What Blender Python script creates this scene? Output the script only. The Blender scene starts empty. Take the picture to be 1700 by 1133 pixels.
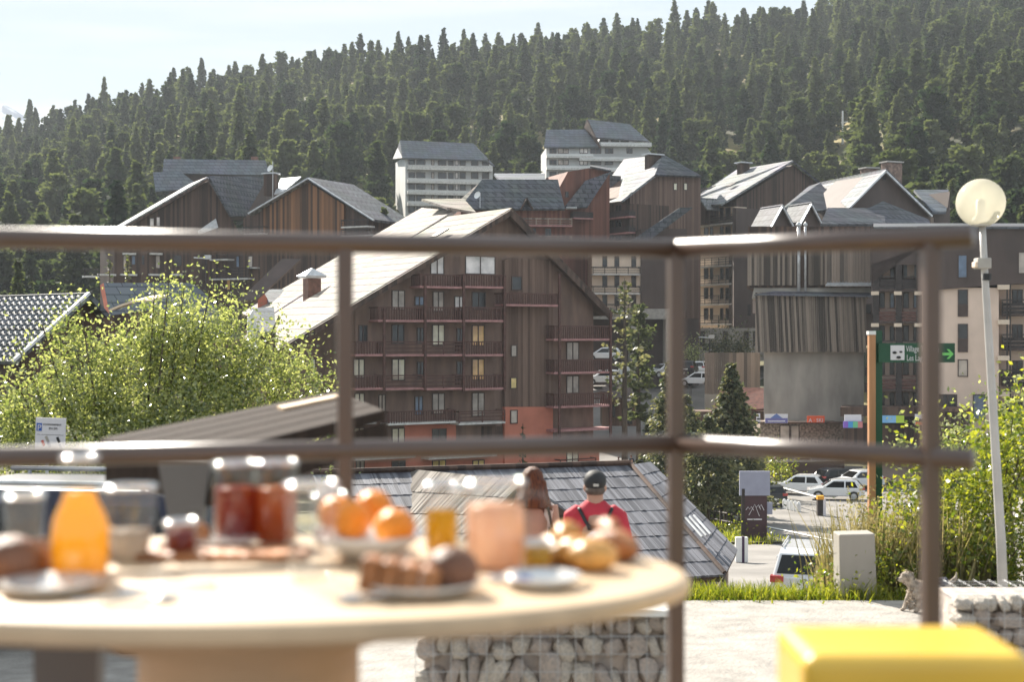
import bpy, bmesh, math, random
import numpy as np
from mathutils import Vector, Matrix
random.seed(7); rng = np.random.default_rng(11)
R = math.radians
sc = bpy.context.scene
C = sc.collection
# ---------------------------------------------------------------- camera, sky, sun, exposure
FPX, CX, HY = 2361.0, 850.0, 555.0          # 50 mm lens on a 36 mm wide frame; level camera, horizon a little above the middle
cam_d = bpy.data.cameras.new('camera'); cam = bpy.data.objects.new('camera', cam_d); C.objects.link(cam)
cam.location = (0, 0, 0); cam.rotation_euler = (R(90), 0, 0)
cam_d.lens = 50; cam_d.sensor_width = 36; cam_d.shift_y = -(566.5 - HY) / 1700
cam_d.clip_start = 0.1; cam_d.clip_end = 9000
cam_d.dof.use_dof = True; cam_d.dof.focus_distance = 42; cam_d.dof.aperture_fstop = 2.5
sc.camera = cam
SUN_AZ, SUN_EL = R(-30), R(35)              # azimuth clockwise from +Y (the view direction)
sdir = Vector((math.sin(SUN_AZ) * math.cos(SUN_EL), math.cos(SUN_AZ) * math.cos(SUN_EL), math.sin(SUN_EL)))
sun_d = bpy.data.lights.new('sun', 'SUN'); sun_d.energy = 4.4; sun_d.angle = R(0.53); sun_d.color = (1.0, 0.93, 0.82)
sun = bpy.data.objects.new('sun', sun_d); C.objects.link(sun); sun.rotation_euler = sdir.to_track_quat('Z', 'Y').to_euler()
w = bpy.data.worlds.new('World'); sc.world = w; w.use_nodes = True
nt = w.node_tree; bg = nt.nodes['Background']
sky = nt.nodes.new('ShaderNodeTexSky'); sky.sky_type = 'NISHITA'; sky.sun_disc = False
sky.sun_elevation = SUN_EL; sky.sun_rotation = SUN_AZ; sky.altitude = 1800; sky.air_density = 1.0; sky.dust_density = 1.0; sky.ozone_density = 1.0
# thin high cloud over the whole sky: a little white mixed in by a stretched noise on the view direction
tc = nt.nodes.new('ShaderNodeTexCoord'); mp = nt.nodes.new('ShaderNodeMapping'); mp.inputs['Scale'].default_value = (1.2, 1.2, 12)
ns = nt.nodes.new('ShaderNodeTexNoise'); ns.inputs['Scale'].default_value = 3.0; ns.inputs['Detail'].default_value = 5
rp = nt.nodes.new('ShaderNodeValToRGB'); rp.color_ramp.elements[0].position = .5; rp.color_ramp.elements[1].position = .78
rp.color_ramp.elements[0].color = (3.6, 4.1, 4.5, 1); rp.color_ramp.elements[1].color = (4.9, 5.0, 5.1, 1)
mx = nt.nodes.new('ShaderNodeMix'); mx.data_type = 'RGBA'
mx.inputs[0].default_value = .93
nt.links.new(tc.outputs['Generated'], mp.inputs['Vector']); nt.links.new(mp.outputs[0], ns.inputs['Vector'])
nt.links.new(ns.outputs['Fac'], rp.inputs[0]); nt.links.new(rp.outputs[0], mx.inputs[7])
nt.links.new(sky.outputs[0], mx.inputs[6]); nt.links.new(mx.outputs[2], bg.inputs[0]); bg.inputs[1].default_value = 0.066
sc.view_settings.view_transform = 'Standard'; sc.view_settings.look = 'None'; sc.view_settings.gamma = 1
sc.view_settings.use_curve_mapping = False; sc.view_settings.exposure = 1.62
sc.cycles.use_denoising = True
sc.cycles.max_bounces = 8; sc.cycles.transparent_max_bounces = 16; sc.cycles.sample_clamp_indirect = 4; sc.cycles.volume_bounces = 0
sc.cycles.caustics_reflective = False; sc.cycles.caustics_refractive = False

# ---------------------------------------------------------------- helpers
def U(px, py, d):                            # point at distance d seen at photograph position px, py
    return Vector(((px - CX) / FPX * d, d, -(py - HY) / FPX * d))
class MB:
    def __init__(s): s.v = []; s.f = []; s.m = []
    def add(s, vs, fs, m=0):
        n = len(s.v); s.v += [tuple(v) for v in vs]; s.f += [tuple(i + n for i in f) for f in fs]; s.m += [m] * len(fs); return s
    def box(s, x0, x1, y0, y1, z0, z1, m=0):
        return s.add([(x0,y0,z0),(x1,y0,z0),(x1,y1,z0),(x0,y1,z0),(x0,y0,z1),(x1,y0,z1),(x1,y1,z1),(x0,y1,z1)],
                     [(0,3,2,1),(4,5,6,7),(0,1,5,4),(1,2,6,5),(2,3,7,6),(3,0,4,7)], m)
    def prism(s, poly, y0, y1, m=0):         # outline in x,z pushed from y0 to y1
        n = len(poly)
        a = sum(poly[i][0]*poly[(i+1)%n][1]-poly[(i+1)%n][0]*poly[i][1] for i in range(n))
        if a < 0: poly = poly[::-1]
        vs = [(p[0], y0, p[1]) for p in poly] + [(p[0], y1, p[1]) for p in poly]
        fs = [tuple(range(n)), tuple(range(2*n-1, n-1, -1))] + [(i, i+n, (i+1)%n+n, (i+1)%n) for i in range(n)]
        return s.add(vs, fs, m)
    def slab(s, pts, t, m=0):                # polygon in space with thickness t downwards along its normal
        pts = [Vector(p) for p in pts]; n = len(pts)
        nr = Vector((0,0,0))
        for i in range(n): nr += pts[i].cross(pts[(i+1)%n])
        nr.normalize()
        if nr.z < 0: pts = pts[::-1]; nr = -nr
        lo = [p - nr*t for p in pts]
        fs = [(i, i+n, (i+1)%n+n, (i+1)%n) for i in range(n)]
        if n == 4: fs = [(0,1,2),(0,2,3),(6,5,4),(7,6,4)] + fs
        else: fs = [tuple(range(n)), tuple(range(2*n-1, n-1, -1))] + fs
        return s.add(pts + lo, fs, m)
    def tube(s, pts, rad, n=8, m=0, caps=True):
        pts = [Vector(p) for p in pts]; rs = rad if isinstance(rad, (list, tuple)) else [rad]*len(pts)
        vs = []; up = None
        for i, p in enumerate(pts):
            d = (pts[min(i+1, len(pts)-1)] - pts[max(i-1, 0)]).normalized()
            a = d.cross(Vector((0,0,1)) if abs(d.z) < .95 else Vector((0,1,0))).normalized()
            if up is not None and a.dot(up) < 0: a = -a
            up = a; b = d.cross(a)
            vs += [p + (a*math.cos(2*math.pi*k/n) + b*math.sin(2*math.pi*k/n))*rs[i] for k in range(n)]
        fs = [(i*n+k, i*n+(k+1)%n, (i+1)*n+(k+1)%n, (i+1)*n+k) for i in range(len(pts)-1) for k in range(n)]
        if caps: fs += [tuple(range(n-1,-1,-1)), tuple((len(pts)-1)*n+k for k in range(n))]
        return s.add(vs, fs, m)
    def lathe(s, prof, n=24, c=(0,0,0), m=0, sx=1, sy=1):   # prof: (r, z) list
        vs = [(c[0]+r*sx*math.cos(2*math.pi*k/n), c[1]+r*sy*math.sin(2*math.pi*k/n), c[2]+z) for r, z in prof for k in range(n)]
        fs = [(i*n+k, i*n+(k+1)%n, (i+1)*n+(k+1)%n, (i+1)*n+k) for i in range(len(prof)-1) for k in range(n)]
        return s.add(vs, fs, m)
    def ball(s, c, r, n=12, m=0, jit=0):
        rr = r if isinstance(r, (tuple, list)) else (r, r, r); rings = max(5, n//2+1)
        prof = [(math.sin(math.pi*i/(rings-1)), -math.cos(math.pi*i/(rings-1))) for i in range(rings)]
        vs = []
        for a, z in prof:
            for k in range(n):
                j = 1 + random.uniform(-jit, jit)
                vs.append((c[0]+rr[0]*max(a,.001)*math.cos(2*math.pi*k/n)*j, c[1]+rr[1]*max(a,.001)*math.sin(2*math.pi*k/n)*j, c[2]+rr[2]*z*j))
        fs = [(i*n+k, i*n+(k+1)%n, (i+1)*n+(k+1)%n, (i+1)*n+k) for i in range(rings-1) for k in range(n)]
        return s.add(vs, fs, m)
    def build(s, name, mat, parent=None, smooth=False, bevel=0, loc=None, bseg=2):
        me = bpy.data.meshes.new(name); me.from_pydata(s.v, [], s.f)
        for q in (mat if isinstance(mat, (list, tuple)) else [mat]): me.materials.append(q)
        me.polygons.foreach_set('material_index', s.m)
        if smooth: me.polygons.foreach_set('use_smooth', [True]*len(s.f))
        me.update(); o = bpy.data.objects.new(name, me); C.objects.link(o); o.parent = parent
        if loc is not None: o.location = loc
        if bevel:
            b = o.modifiers.new('bevel', 'BEVEL'); b.width = bevel; b.segments = bseg; b.limit_method = 'ANGLE'
        return o
def mesh_np(name, verts, faces, mat, parent=None, smooth=False, mid=None):
    me = bpy.data.meshes.new(name); nv = len(verts); nf, k = faces.shape
    me.vertices.add(nv); me.vertices.foreach_set('co', np.asarray(verts, np.float32).ravel())
    me.loops.add(nf*k); me.loops.foreach_set('vertex_index', np.asarray(faces, np.int32).ravel())
    me.polygons.add(nf); me.polygons.foreach_set('loop_start', np.arange(0, nf*k, k, dtype=np.int32))
    for q in (mat if isinstance(mat, (list, tuple)) else [mat]): me.materials.append(q)
    if mid is not None: me.polygons.foreach_set('material_index', np.asarray(mid, np.int32))
    if smooth: me.polygons.foreach_set('use_smooth', np.ones(nf, bool))
    me.update(calc_edges=True); me.validate()
    o = bpy.data.objects.new(name, me); C.objects.link(o); o.parent = parent; return o
def thing(name, label, cat, loc=(0,0,0), rz=0, group=None):
    o = bpy.data.objects.new(name, None); o.empty_display_size = .2; C.objects.link(o)
    o.location = loc; o.rotation_euler = (0,0,rz); o['label'] = label; o['category'] = cat
    if group: o['group'] = group
    return o
def tag(o, label, cat, group=None):
    o['label'] = label; o['category'] = cat
    if group: o['group'] = group
    return o
def kind(o, k): o['kind'] = k; return o
def dup(root, loc=None, rz=None, label=None, group=None, scale=None):
    def cp(o, par):
        c = o.copy(); C.objects.link(c); c.parent = par
        for ch in o.children: cp(ch, c)
        return c
    r = cp(root, root.parent)
    if loc is not None: r.location = loc
    if rz is not None: r.rotation_euler = (0,0,rz)
    if label: r['label'] = label
    if group: r['group'] = group
    if scale is not None: r.scale = scale if hasattr(scale, '__len__') else (scale,)*3
    return r
def text(s, size, mat, parent, loc, rot=(R(90),0,0), align='LEFT', ext=.002, name='lettering', sx=1):
    cu = bpy.data.curves.new(name, 'FONT'); cu.body = s; cu.size = size; cu.align_x = align; cu.extrude = ext; cu.resolution_u = 3
    cu.materials.append(mat); o = bpy.data.objects.new(name, cu); C.objects.link(o); o.parent = parent; o.location = loc; o.rotation_euler = rot
    o.scale = (sx, 1, 1); dg = bpy.context.evaluated_depsgraph_get(); me = bpy.data.meshes.new_from_object(o.evaluated_get(dg)); n = bpy.data.objects.new(name, me); C.objects.link(n)
    n.parent = parent; n.location = loc; n.rotation_euler = rot; n.scale = (sx, 1, 1); bpy.data.objects.remove(o); bpy.data.curves.remove(cu); n.name = name; return n

# ---------------------------------------------------------------- materials
def hexc(r, g, b): return (r, g, b, 1)
class NT:
    def __init__(s, name):
        s.mat = bpy.data.materials.new(name); s.mat.use_nodes = True; s.t = s.mat.node_tree
        s.p = s.t.nodes['Principled BSDF']; s.out = s.t.nodes['Material Output']
    def n(s, typ, **kw):
        nd = s.t.nodes.new(typ)
        for k, v in kw.items():
            if k in nd.inputs: nd.inputs[k].default_value = v
            else: setattr(nd, k, v)
        return nd
    def l(s, a, b): s.t.links.new(a, b)
def mat(name, col, rough=.7, metal=0, spec=.5, var=.15, scale=3, bump=0, stretch=(1,1,1), col2=None, coord='Object', detail=4, coat=0, bscale=None, emis=None):
    m = NT(name); p = m.p; p.inputs['Roughness'].default_value = rough; p.inputs['Metallic'].default_value = metal
    p.inputs['Specular IOR Level'].default_value = spec
    if coat: p.inputs['Coat Weight'].default_value = coat; p.inputs['Coat Roughness'].default_value = .08
    tcn = m.n('ShaderNodeTexCoord'); mpn = m.n('ShaderNodeMapping'); mpn.inputs['Scale'].default_value = stretch
    m.l(tcn.outputs[coord], mpn.inputs[0])
    nz = m.n('ShaderNodeTexNoise', Scale=scale, Detail=detail); m.l(mpn.outputs[0], nz.inputs['Vector'])
    r = m.n('ShaderNodeValToRGB'); c2 = col2 or tuple(c*(1-var*1.6) for c in col); c1 = col if col2 else tuple(min(1, c*(1+var)) for c in col)
    r.color_ramp.elements[0].color = (*c2, 1); r.color_ramp.elements[1].color = (*c1, 1)
    r.color_ramp.elements[0].position = .32; r.color_ramp.elements[1].position = .68
    m.l(nz.outputs['Fac'], r.inputs[0]); m.l(r.outputs[0], p.inputs['Base Color'])
    if bump:
        nb = m.n('ShaderNodeTexNoise', Scale=bscale or scale*3, Detail=3); m.l(mpn.outputs[0], nb.inputs['Vector'])
        b = m.n('ShaderNodeBump', Strength=min(1, bump), Distance=.02 if bump < 1 else .02*bump); m.l(nb.outputs['Fac'], b.inputs['Height']); m.l(b.outputs[0], p.inputs['Normal'])
    return m.mat
def boards(name, c1, c2, width=.25, rough=.75, axis=(1,0,0), bump=.4, vary=1.0, spec=.3):
    """vertical boards: every board its own tone from a white noise on its number, with grain along the board"""
    m = NT(name); p = m.p; p.inputs['Roughness'].default_value = rough; p.inputs['Specular IOR Level'].default_value = spec
    tcn = m.n('ShaderNodeTexCoord'); sp = m.n('ShaderNodeSeparateXYZ'); m.l(tcn.outputs['Object'], sp.inputs[0])
    ad = m.n('ShaderNodeMath', operation='ADD'); m.l(sp.outputs['X' if axis[0] else 'Z'], ad.inputs[0])
    if axis[0]: m.l(sp.outputs['Y'], ad.inputs[1])
    dv = m.n('ShaderNodeMath', operation='DIVIDE'); m.l(ad.outputs[0], dv.inputs[0]); dv.inputs[1].default_value = width
    fl = m.n('ShaderNodeMath', operation='FLOOR'); m.l(dv.outputs[0], fl.inputs[0])
    wn = m.n('ShaderNodeTexWhiteNoise', noise_dimensions='1D'); m.l(fl.outputs[0], wn.inputs['W'])
    mpn = m.n('ShaderNodeMapping'); mpn.inputs['Scale'].default_value = (9, 9, .5) if axis[0] else (.5, .5, 9)
    m.l(tcn.outputs['Object'], mpn.inputs[0]); nz = m.n('ShaderNodeTexNoise', Scale=1.3, Detail=6); m.l(mpn.outputs[0], nz.inputs['Vector'])
    av = m.n('ShaderNodeMix', data_type='FLOAT'); av.inputs[0].default_value = .5*vary; m.l(nz.outputs['Fac'], av.inputs[2]); m.l(wn.outputs['Value'], av.inputs[3])
    r = m.n('ShaderNodeValToRGB'); r.color_ramp.elements[0].color = (*c1, 1); r.color_ramp.elements[1].color = (*c2, 1)
    r.color_ramp.elements[0].position = .25; r.color_ramp.elements[1].position = .75
    m.l(av.outputs[0], r.inputs[0]); m.l(r.outputs[0], p.inputs['Base Color'])
    fr = m.n('ShaderNodeMath', operation='FRACT'); m.l(dv.outputs[0], fr.inputs[0])
    pp = m.n('ShaderNodeMath', operation='PINGPONG'); m.l(fr.outputs[0], pp.inputs[0]); pp.inputs[1].default_value = .5
    b = m.n('ShaderNodeBump', Strength=bump, Distance=.02); sm = m.n('ShaderNodeMath', operation='MINIMUM'); m.l(pp.outputs[0], sm.inputs[0]); sm.inputs[1].default_value = .1
    m.l(sm.outputs[0], b.inputs['Height']); m.l(b.outputs[0], p.inputs['Normal'])
    return m.mat
def roofmat(name, c1, c2, rough=.4, dots=True, spec=.5, sc_=1.0):
    """metal or slate roofing in courses (brick pattern) with small dark snow guards"""
    m = NT(name); p = m.p; p.inputs['Roughness'].default_value = rough; p.inputs['Specular IOR Level'].default_value = spec
    tcn = m.n('ShaderNodeTexCoord'); br = m.n('ShaderNodeTexBrick', Scale=1.0)
    br.inputs['Brick Width'].default_value = 1.0*sc_; br.inputs['Row Height'].default_value = .55*sc_; br.inputs['Mortar Size'].default_value = .035; br.inputs['Bias'].default_value = 0
    br.inputs['Color1'].default_value = (*c1, 1); br.inputs['Color2'].default_value = (*c2, 1); br.inputs['Mortar'].default_value = (*[c*.45 for c in c1], 1)
    # courses follow height; along-course coordinate mixes x and y
    sp = m.n('ShaderNodeSeparateXYZ'); m.l(tcn.outputs['Object'], sp.inputs[0])
    ad = m.n('ShaderNodeMath', operation='ADD'); m.l(sp.outputs['X'], ad.inputs[0]); m.l(sp.outputs['Y'], ad.inputs[1])
    cb = m.n('ShaderNodeCombineXYZ'); m.l(ad.outputs[0], cb.inputs[0]); m.l(sp.outputs['Z'], cb.inputs[1]); m.l(cb.outputs[0], br.inputs['Vector'])
    nz = m.n('ShaderNodeTexNoise', Scale=.35, Detail=5); m.l(tcn.outputs['Object'], nz.inputs['Vector'])
    mxn = m.n('ShaderNodeMix', data_type='RGBA', blend_type='MULTIPLY'); mxn.inputs[0].default_value = .55
    m.l(br.outputs['Color'], mxn.inputs[6]); m.l(nz.outputs['Color'], mxn.inputs[7])
    cc = m.n('ShaderNodeHueSaturation'); cc.inputs['Saturation'].default_value = .6; cc.inputs['Value'].default_value = 1.5; m.l(mxn.outputs[2], cc.inputs['Color'])
    last = cc.outputs[0]
    if dots:
        vo = m.n('ShaderNodeTexVoronoi', Scale=1.1/sc_); vo.inputs['Randomness'].default_value = .12; m.l(cb.outputs[0], vo.inputs['Vector'])
        lt = m.n('ShaderNodeMath', operation='LESS_THAN'); m.l(vo.outputs['Distance'], lt.inputs[0]); lt.inputs[1].default_value = .24
        ml = m.n('ShaderNodeMath', operation='MULTIPLY'); m.l(lt.outputs[0], ml.inputs[0]); ml.inputs[1].default_value = .55
        m2 = m.n('ShaderNodeMix', data_type='RGBA'); m.l(ml.outputs[0], m2.inputs[0]); m.l(last, m2.inputs[6]); m2.inputs[7].default_value = (*[c*.35 for c in c1], 1); last = m2.outputs[2]
    m.l(last, p.inputs['Base Color'])
    b = m.n('ShaderNodeBump', Strength=.5, Distance=.03); m.l(br.outputs['Fac'], b.inputs['Height']); b.invert = True; m.l(b.outputs[0], p.inputs['Normal'])
    return m.mat
def leafmat(name, c1, c2, transl=.45, rough=.4, scale=.12, spec=.4, fine=0, tcol=None, orand=0):
    m = NT(name); p = m.p; p.inputs['Roughness'].default_value = rough; p.inputs['Specular IOR Level'].default_value = spec
    g = m.n('ShaderNodeNewGeometry'); nz = m.n('ShaderNodeTexNoise', Scale=scale, Detail=2); m.l(g.outputs['Position'], nz.inputs['Vector'])
    fac = nz.outputs['Fac']
    if fine:
        mixf = m.n('ShaderNodeMix', data_type='FLOAT'); mixf.inputs[0].default_value = fine
        m.l(fac, mixf.inputs[2]); m.l(g.outputs['Random Per Island'], mixf.inputs[3]); fac = mixf.outputs[0]
    if orand:
        oi = m.n('ShaderNodeObjectInfo'); mo = m.n('ShaderNodeMix', data_type='FLOAT'); mo.inputs[0].default_value = orand; m.l(fac, mo.inputs[2]); m.l(oi.outputs['Random'], mo.inputs[3]); fac = mo.outputs[0]
    r = m.n('ShaderNodeValToRGB'); r.color_ramp.elements[0].color = (*c1, 1); r.color_ramp.elements[1].color = (*c2, 1)
    r.color_ramp.elements[0].position = .3; r.color_ramp.elements[1].position = .7; m.l(fac, r.inputs[0]); m.l(r.outputs[0], p.inputs['Base Color'])
    tr = m.n('ShaderNodeBsdfTranslucent'); gm = m.n('ShaderNodeMix', data_type='RGBA', blend_type='MULTIPLY'); gm.inputs[0].default_value = 1
    m.l(r.outputs[0], gm.inputs[6]); gm.inputs[7].default_value = (*(tcol or (1.6, 1.5, .7)), 1); m.l(gm.outputs[2], tr.inputs[0])
    ms = m.n('ShaderNodeMixShader'); ms.inputs[0].default_value = transl; m.l(p.outputs[0], ms.inputs[1]); m.l(tr.outputs[0], ms.inputs[2]); m.l(ms.outputs[0], m.out.inputs[0])
    return m.mat
def glassmat(name, col=(1,1,1), rough=.06, weight=.12):
    """thin clear glass: passes light straight on, with a coloured or clear tint and sharp reflections"""
    m = NT(name); m.t.nodes.remove(m.p)
    tr = m.n('ShaderNodeBsdfTransparent'); tr.inputs[0].default_value = (*col, 1); gl = m.n('ShaderNodeBsdfGlossy'); gl.inputs['Roughness'].default_value = rough
    lw = m.n('ShaderNodeLayerWeight'); lw.inputs[0].default_value = .35; pw = m.n('ShaderNodeMath', operation='POWER'); m.l(lw.outputs['Facing'], pw.inputs[0]); pw.inputs[1].default_value = 4.0
    mp_ = m.n('ShaderNodeMath', operation='MULTIPLY_ADD'); m.l(pw.outputs[0], mp_.inputs[0]); mp_.inputs[1].default_value = .55; mp_.inputs[2].default_value = weight
    ms = m.n('ShaderNodeMixShader'); m.l(mp_.outputs[0], ms.inputs[0]); m.l(tr.outputs[0], ms.inputs[1]); m.l(gl.outputs[0], ms.inputs[2]); m.l(ms.outputs[0], m.out.inputs[0])
    return m.mat
def liquid(name, col, transl=.6, rough=.3):
    m = NT(name); m.p.inputs['Specular IOR Level'].default_value = .15; m.p.inputs['Base Color'].default_value = (*col, 1); m.p.inputs['Roughness'].default_value = rough
    tr = m.n('ShaderNodeBsdfTranslucent'); tr.inputs[0].default_value = (*col, 1); ms = m.n('ShaderNodeMixShader'); ms.inputs[0].default_value = transl
    m.l(m.p.outputs[0], ms.inputs[1]); m.l(tr.outputs[0], ms.inputs[2]); m.l(ms.outputs[0], m.out.inputs[0]); return m.mat
M = {}
M['render_brown'] = mat('brown_render', (.20,.128,.098), .85, var=.2, scale=1.4, bump=.3, stretch=(1,1,.22), detail=7)
M['boards_brown'] = boards('brown_boards', (.098,.060,.046), (.215,.138,.104), .22)
M['boards_dark'] = boards('dark_boards', (.042,.027,.022), (.125,.078,.058), .24)
M['boards_gold'] = boards('weathered_gold_boards', (.06,.034,.022), (.27,.13,.062), .3, vary=1.4)
M['boards_red'] = boards('red_brown_boards', (.11,.045,.032), (.21,.088,.060), .25)
M['boards_grey'] = boards('weathered_grey_boards', (.065,.052,.043), (.31,.25,.20), .2, vary=1.3)
M['boards_pale'] = boards('pale_weathered_boards', (.12,.10,.085), (.33,.26,.21), .35, vary=1.2)
M['clad_dark'] = mat('dark_cladding', (.082,.056,.048), .7, var=.16, scale=.8, stretch=(1,1,.3))
M['salmon'] = mat('salmon_render', (.54,.185,.12), .85, var=.1, scale=.8, bump=.2)
M['beige'] = mat('beige_render', (.74,.57,.46), .88, var=.06, scale=.6, bump=.2)
M['cream'] = mat('cream_render', (.72,.58,.45), .88, var=.06, scale=.6)
M['white_wall'] = mat('white_render', (.74,.74,.72), .85, var=.06, scale=.3)
M['concrete'] = mat('concrete', (.40,.365,.32), .85, var=.2, scale=.6, bump=.4, stretch=(1,1,.35), detail=6)
M['concrete_pale'] = mat('pale_concrete', (.40,.38,.35), .85, var=.14, scale=3, bump=.4, detail=6)
M['slab_pink'] = mat('balcony_edge_pink', (.40,.20,.19), .7)
M['slab_white'] = mat('balcony_edge_white', (.62,.60,.57), .7)
M['rail_wood'] = mat('balcony_wood', (.10,.042,.032), .7, var=.25, scale=4)
M['rail_dark'] = mat('dark_balcony_wood', (.035,.026,.024), .7, var=.25, scale=4)
M['frame'] = mat('window_frame', (.06,.035,.028), .5)
M['frame_white'] = mat('pale_window_frame', (.6,.58,.54), .5)
M['roof_sun'] = roofmat('sunlit_warm_grey_shingle_roof', (.25,.205,.155), (.36,.29,.215), .8, dots=False, spec=.15)  # warm grey, kept pale so the sun on left slopes is in the colour
M['roof_dot'] = roofmat('sunlit_grey_roof_with_snow_guards', (.19,.195,.205), (.26,.265,.275), .75, spec=.2)  # lighter copy for sunward slopes, sunlight put into the colour
M['roof_dark'] = roofmat('shaded_blue_grey_slate_roof', (.065,.072,.09), (.10,.11,.13), .7, spec=.25)  # slate, darkened for slopes turned from the sun: shade put into the colour
M['roof_plain'] = roofmat('blue_grey_metal_roof', (.085,.10,.13), (.12,.14,.17), .6, dots=False, spec=.35)
M['metal_pale'] = mat('pale_metal_edge', (.55,.56,.57), .35, metal=.3)
def pane(name, col, rough=.12): return mat(name, col, rough, spec=.6, var=.25, scale=.9)
M['p_cream'] = pane('cream_pane', (.92,.78,.60)); M['p_orange'] = pane('orange_pane', (.96,.52,.22)); M['p_grey'] = pane('grey_pane', (.46,.39,.33))  # opaque pane colours; nothing modelled behind the glass
M['p_dark'] = pane('dark_pane', (.03,.032,.035), .2); M['p_blue'] = pane('blue_pane', (.12,.17,.25), .06); M['p_yellow'] = pane('yellow_pane', (.80,.60,.22)); M['p_white'] = pane('pale_blind_pane', (.80,.74,.70))
M['asphalt'] = mat('sunlit_asphalt', (.215,.20,.185), .9, var=.16, scale=.35, bump=.35, bscale=30, detail=8)
M['paving'] = mat('pale_dusty_road', (.34,.315,.285), .9, var=.15, scale=5, bump=1, bscale=30, detail=13, stretch=(.7,1,1))
M['paint'] = mat('road_paint', (.78,.77,.74), .7)
M['needle'] = leafmat('conifer_needles', (.024,.040,.026), (.125,.140,.080), .36, .8, .05, .04, fine=.15, tcol=(1.4,1.5,.7), orand=.45)
M['needle2'] = leafmat('spruce_needles', (.05,.072,.04), (.20,.20,.115), .45, .5, .8, .3, fine=.55, tcol=(1.5,1.4,.9))
M['bark'] = mat('bark', (.10,.075,.055), .9, var=.3, scale=4, bump=.6, stretch=(1,1,.3))
M['leaf'] = leafmat('shrub_leaves', (.12,.155,.06), (.42,.44,.25), .48, .18, 1.3, 1.0, fine=.7, tcol=(1.6,1.6,.75))
M['leaf2'] = leafmat('bank_leaves', (.07,.11,.02), (.27,.29,.06), .5, .35, 1.5, .6, fine=.6, tcol=(1.8,1.7,.5))
M['weed'] = leafmat('dry_weeds', (.16,.15,.07), (.34,.30,.17), .5, .6, 2, .3, fine=.6, tcol=(1.3,1.2,.8))
M['grass'] = leafmat('grass', (.10,.14,.015), (.30,.30,.06), .5, .5, 1.5, .3, fine=.6, tcol=(1.5,1.5,.5))
def groundmat():
    m = NT('hill_ground'); m.p.inputs['Roughness'].default_value = .95; g = m.n('ShaderNodeNewGeometry')
    nz = m.n('ShaderNodeTexNoise', Scale=.035, Detail=6); m.l(g.outputs['Position'], nz.inputs['Vector'])
    r = m.n('ShaderNodeValToRGB'); r.color_ramp.elements[0].color = (.045,.05,.022,1); r.color_ramp.elements[1].color = (.26,.21,.075,1)
    r.color_ramp.elements[0].position = .42; r.color_ramp.elements[1].position = .62; m.l(nz.outputs['Fac'], r.inputs[0]); m.l(r.outputs[0], m.p.inputs['Base Color'])
    n2 = m.n('ShaderNodeTexNoise', Scale=2, Detail=6); m.l(g.outputs['Position'], n2.inputs['Vector']); b = m.n('ShaderNodeBump', Strength=.6, Distance=.2); m.l(n2.outputs['Fac'], b.inputs['Height']); m.l(b.outputs[0], m.p.inputs['Normal'])
    return m.mat
M['ground'] = groundmat()
M['white_paint'] = mat('white_paint', (.78,.78,.77), .4, var=.03); M['black'] = mat('black_plastic', (.012,.012,.013), .5)
M['purple'] = mat('dark_purple_paint', (.05,.02,.06), .5); M['maroon'] = mat('maroon_panel', (.055,.022,.028), .5); M['lilac'] = mat('grey_lilac_panel', (.30,.31,.40), .5, var=.04)
M['green'] = mat('dark_green_paint', (.012,.075,.038), .4, var=.08); M['lime'] = mat('lime_paint', (.20,.62,.16), .5, var=.02); M['orange_wood'] = mat('orange_varnished_wood', (.46,.23,.11), .55, var=.12, stretch=(3,3,.3))
M['signblue'] = mat('sign_blue', (.02,.10,.42), .4); M['signwhite'] = mat('sign_white', (.70,.67,.70), .4, var=.03)
# ---------------------------------------------------------------- terrain
VP = [(-60,-2.9),(15.4,-2.9),(18,-3.9),(24,-6.0),(36,-7.0),(40,-7.5),(60,-9.4),(85,-11.2),(105,-12),(125,-12.3),(140,-10.7),(150,-9.5),(165,-6.8),(185,-5.2),(210,-3.5),(9999,-3.5)]
LP = [(-60,-2.9),(15.4,-2.95),(28,-3.2),(45,-7.0),(60,-8.5),(85,-10.5),(105,-12),(125,-12),(140,-9),(165,-5),(190,-3.5),(9999,-3.5)]
RP = [(-60,-2.9),(15.4,-2.9),(30,-3.4),(40,-5.5),(60,-9.3),(85,-11.2),(105,-12),(125,-12.3),(140,-10.7),(150,-8),(165,-5),(185,-3.5),(9999,-3.5)]
HZ = [(-900,280),(-300,290),(0,262),(100,246),(170,222),(300,172),(450,150),(600,130),(800,110),(1000,92),(1300,56),(1500,22),(1700,-10),(2300,-60),(3200,-90)]
def itp(t, x):
    if x <= t[0][0]: return t[0][1]
    for (a, b), (c, d) in zip(t, t[1:]):
        if x <= c: return b + (d-b)*(x-a)/(c-a)
    return t[-1][1]
def sstep(a, b, x): t = min(1, max(0, (x-a)/(b-a))); return t*t*(3-2*t)
def gz(x, y):
    if y < 1: return -2.9
    px = CX + FPX*x/y if y > 30 else CX + FPX*x/30
    wl = 1 - sstep(-5.5, -2.5, x if y < 60 else x*60/y*1.0)
    wr = sstep(9, 11, x)*(1-sstep(38, 60, y))
    v = itp(VP, y)*(1-wl) + itp(LP, y)*wl
    v = v*(1-wr) + itp(RP, y)*wr
    y0 = 190 + 25*sstep(200, 600, px) - 65*sstep(1250, 1550, px)
    if y > y0:
        z6 = (HY - itp(HZ, px))/FPX*600; vb = itp(VP, y0)
        t = (y-y0)/(600-y0)
        if y <= 600: v = vb + (z6-vb)*t
        else: v = z6 + (y-600)*(-.12)
        v += 1.6*math.sin(x*.05+y*.03)*sstep(y0, y0+50, y)
    return v
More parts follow.
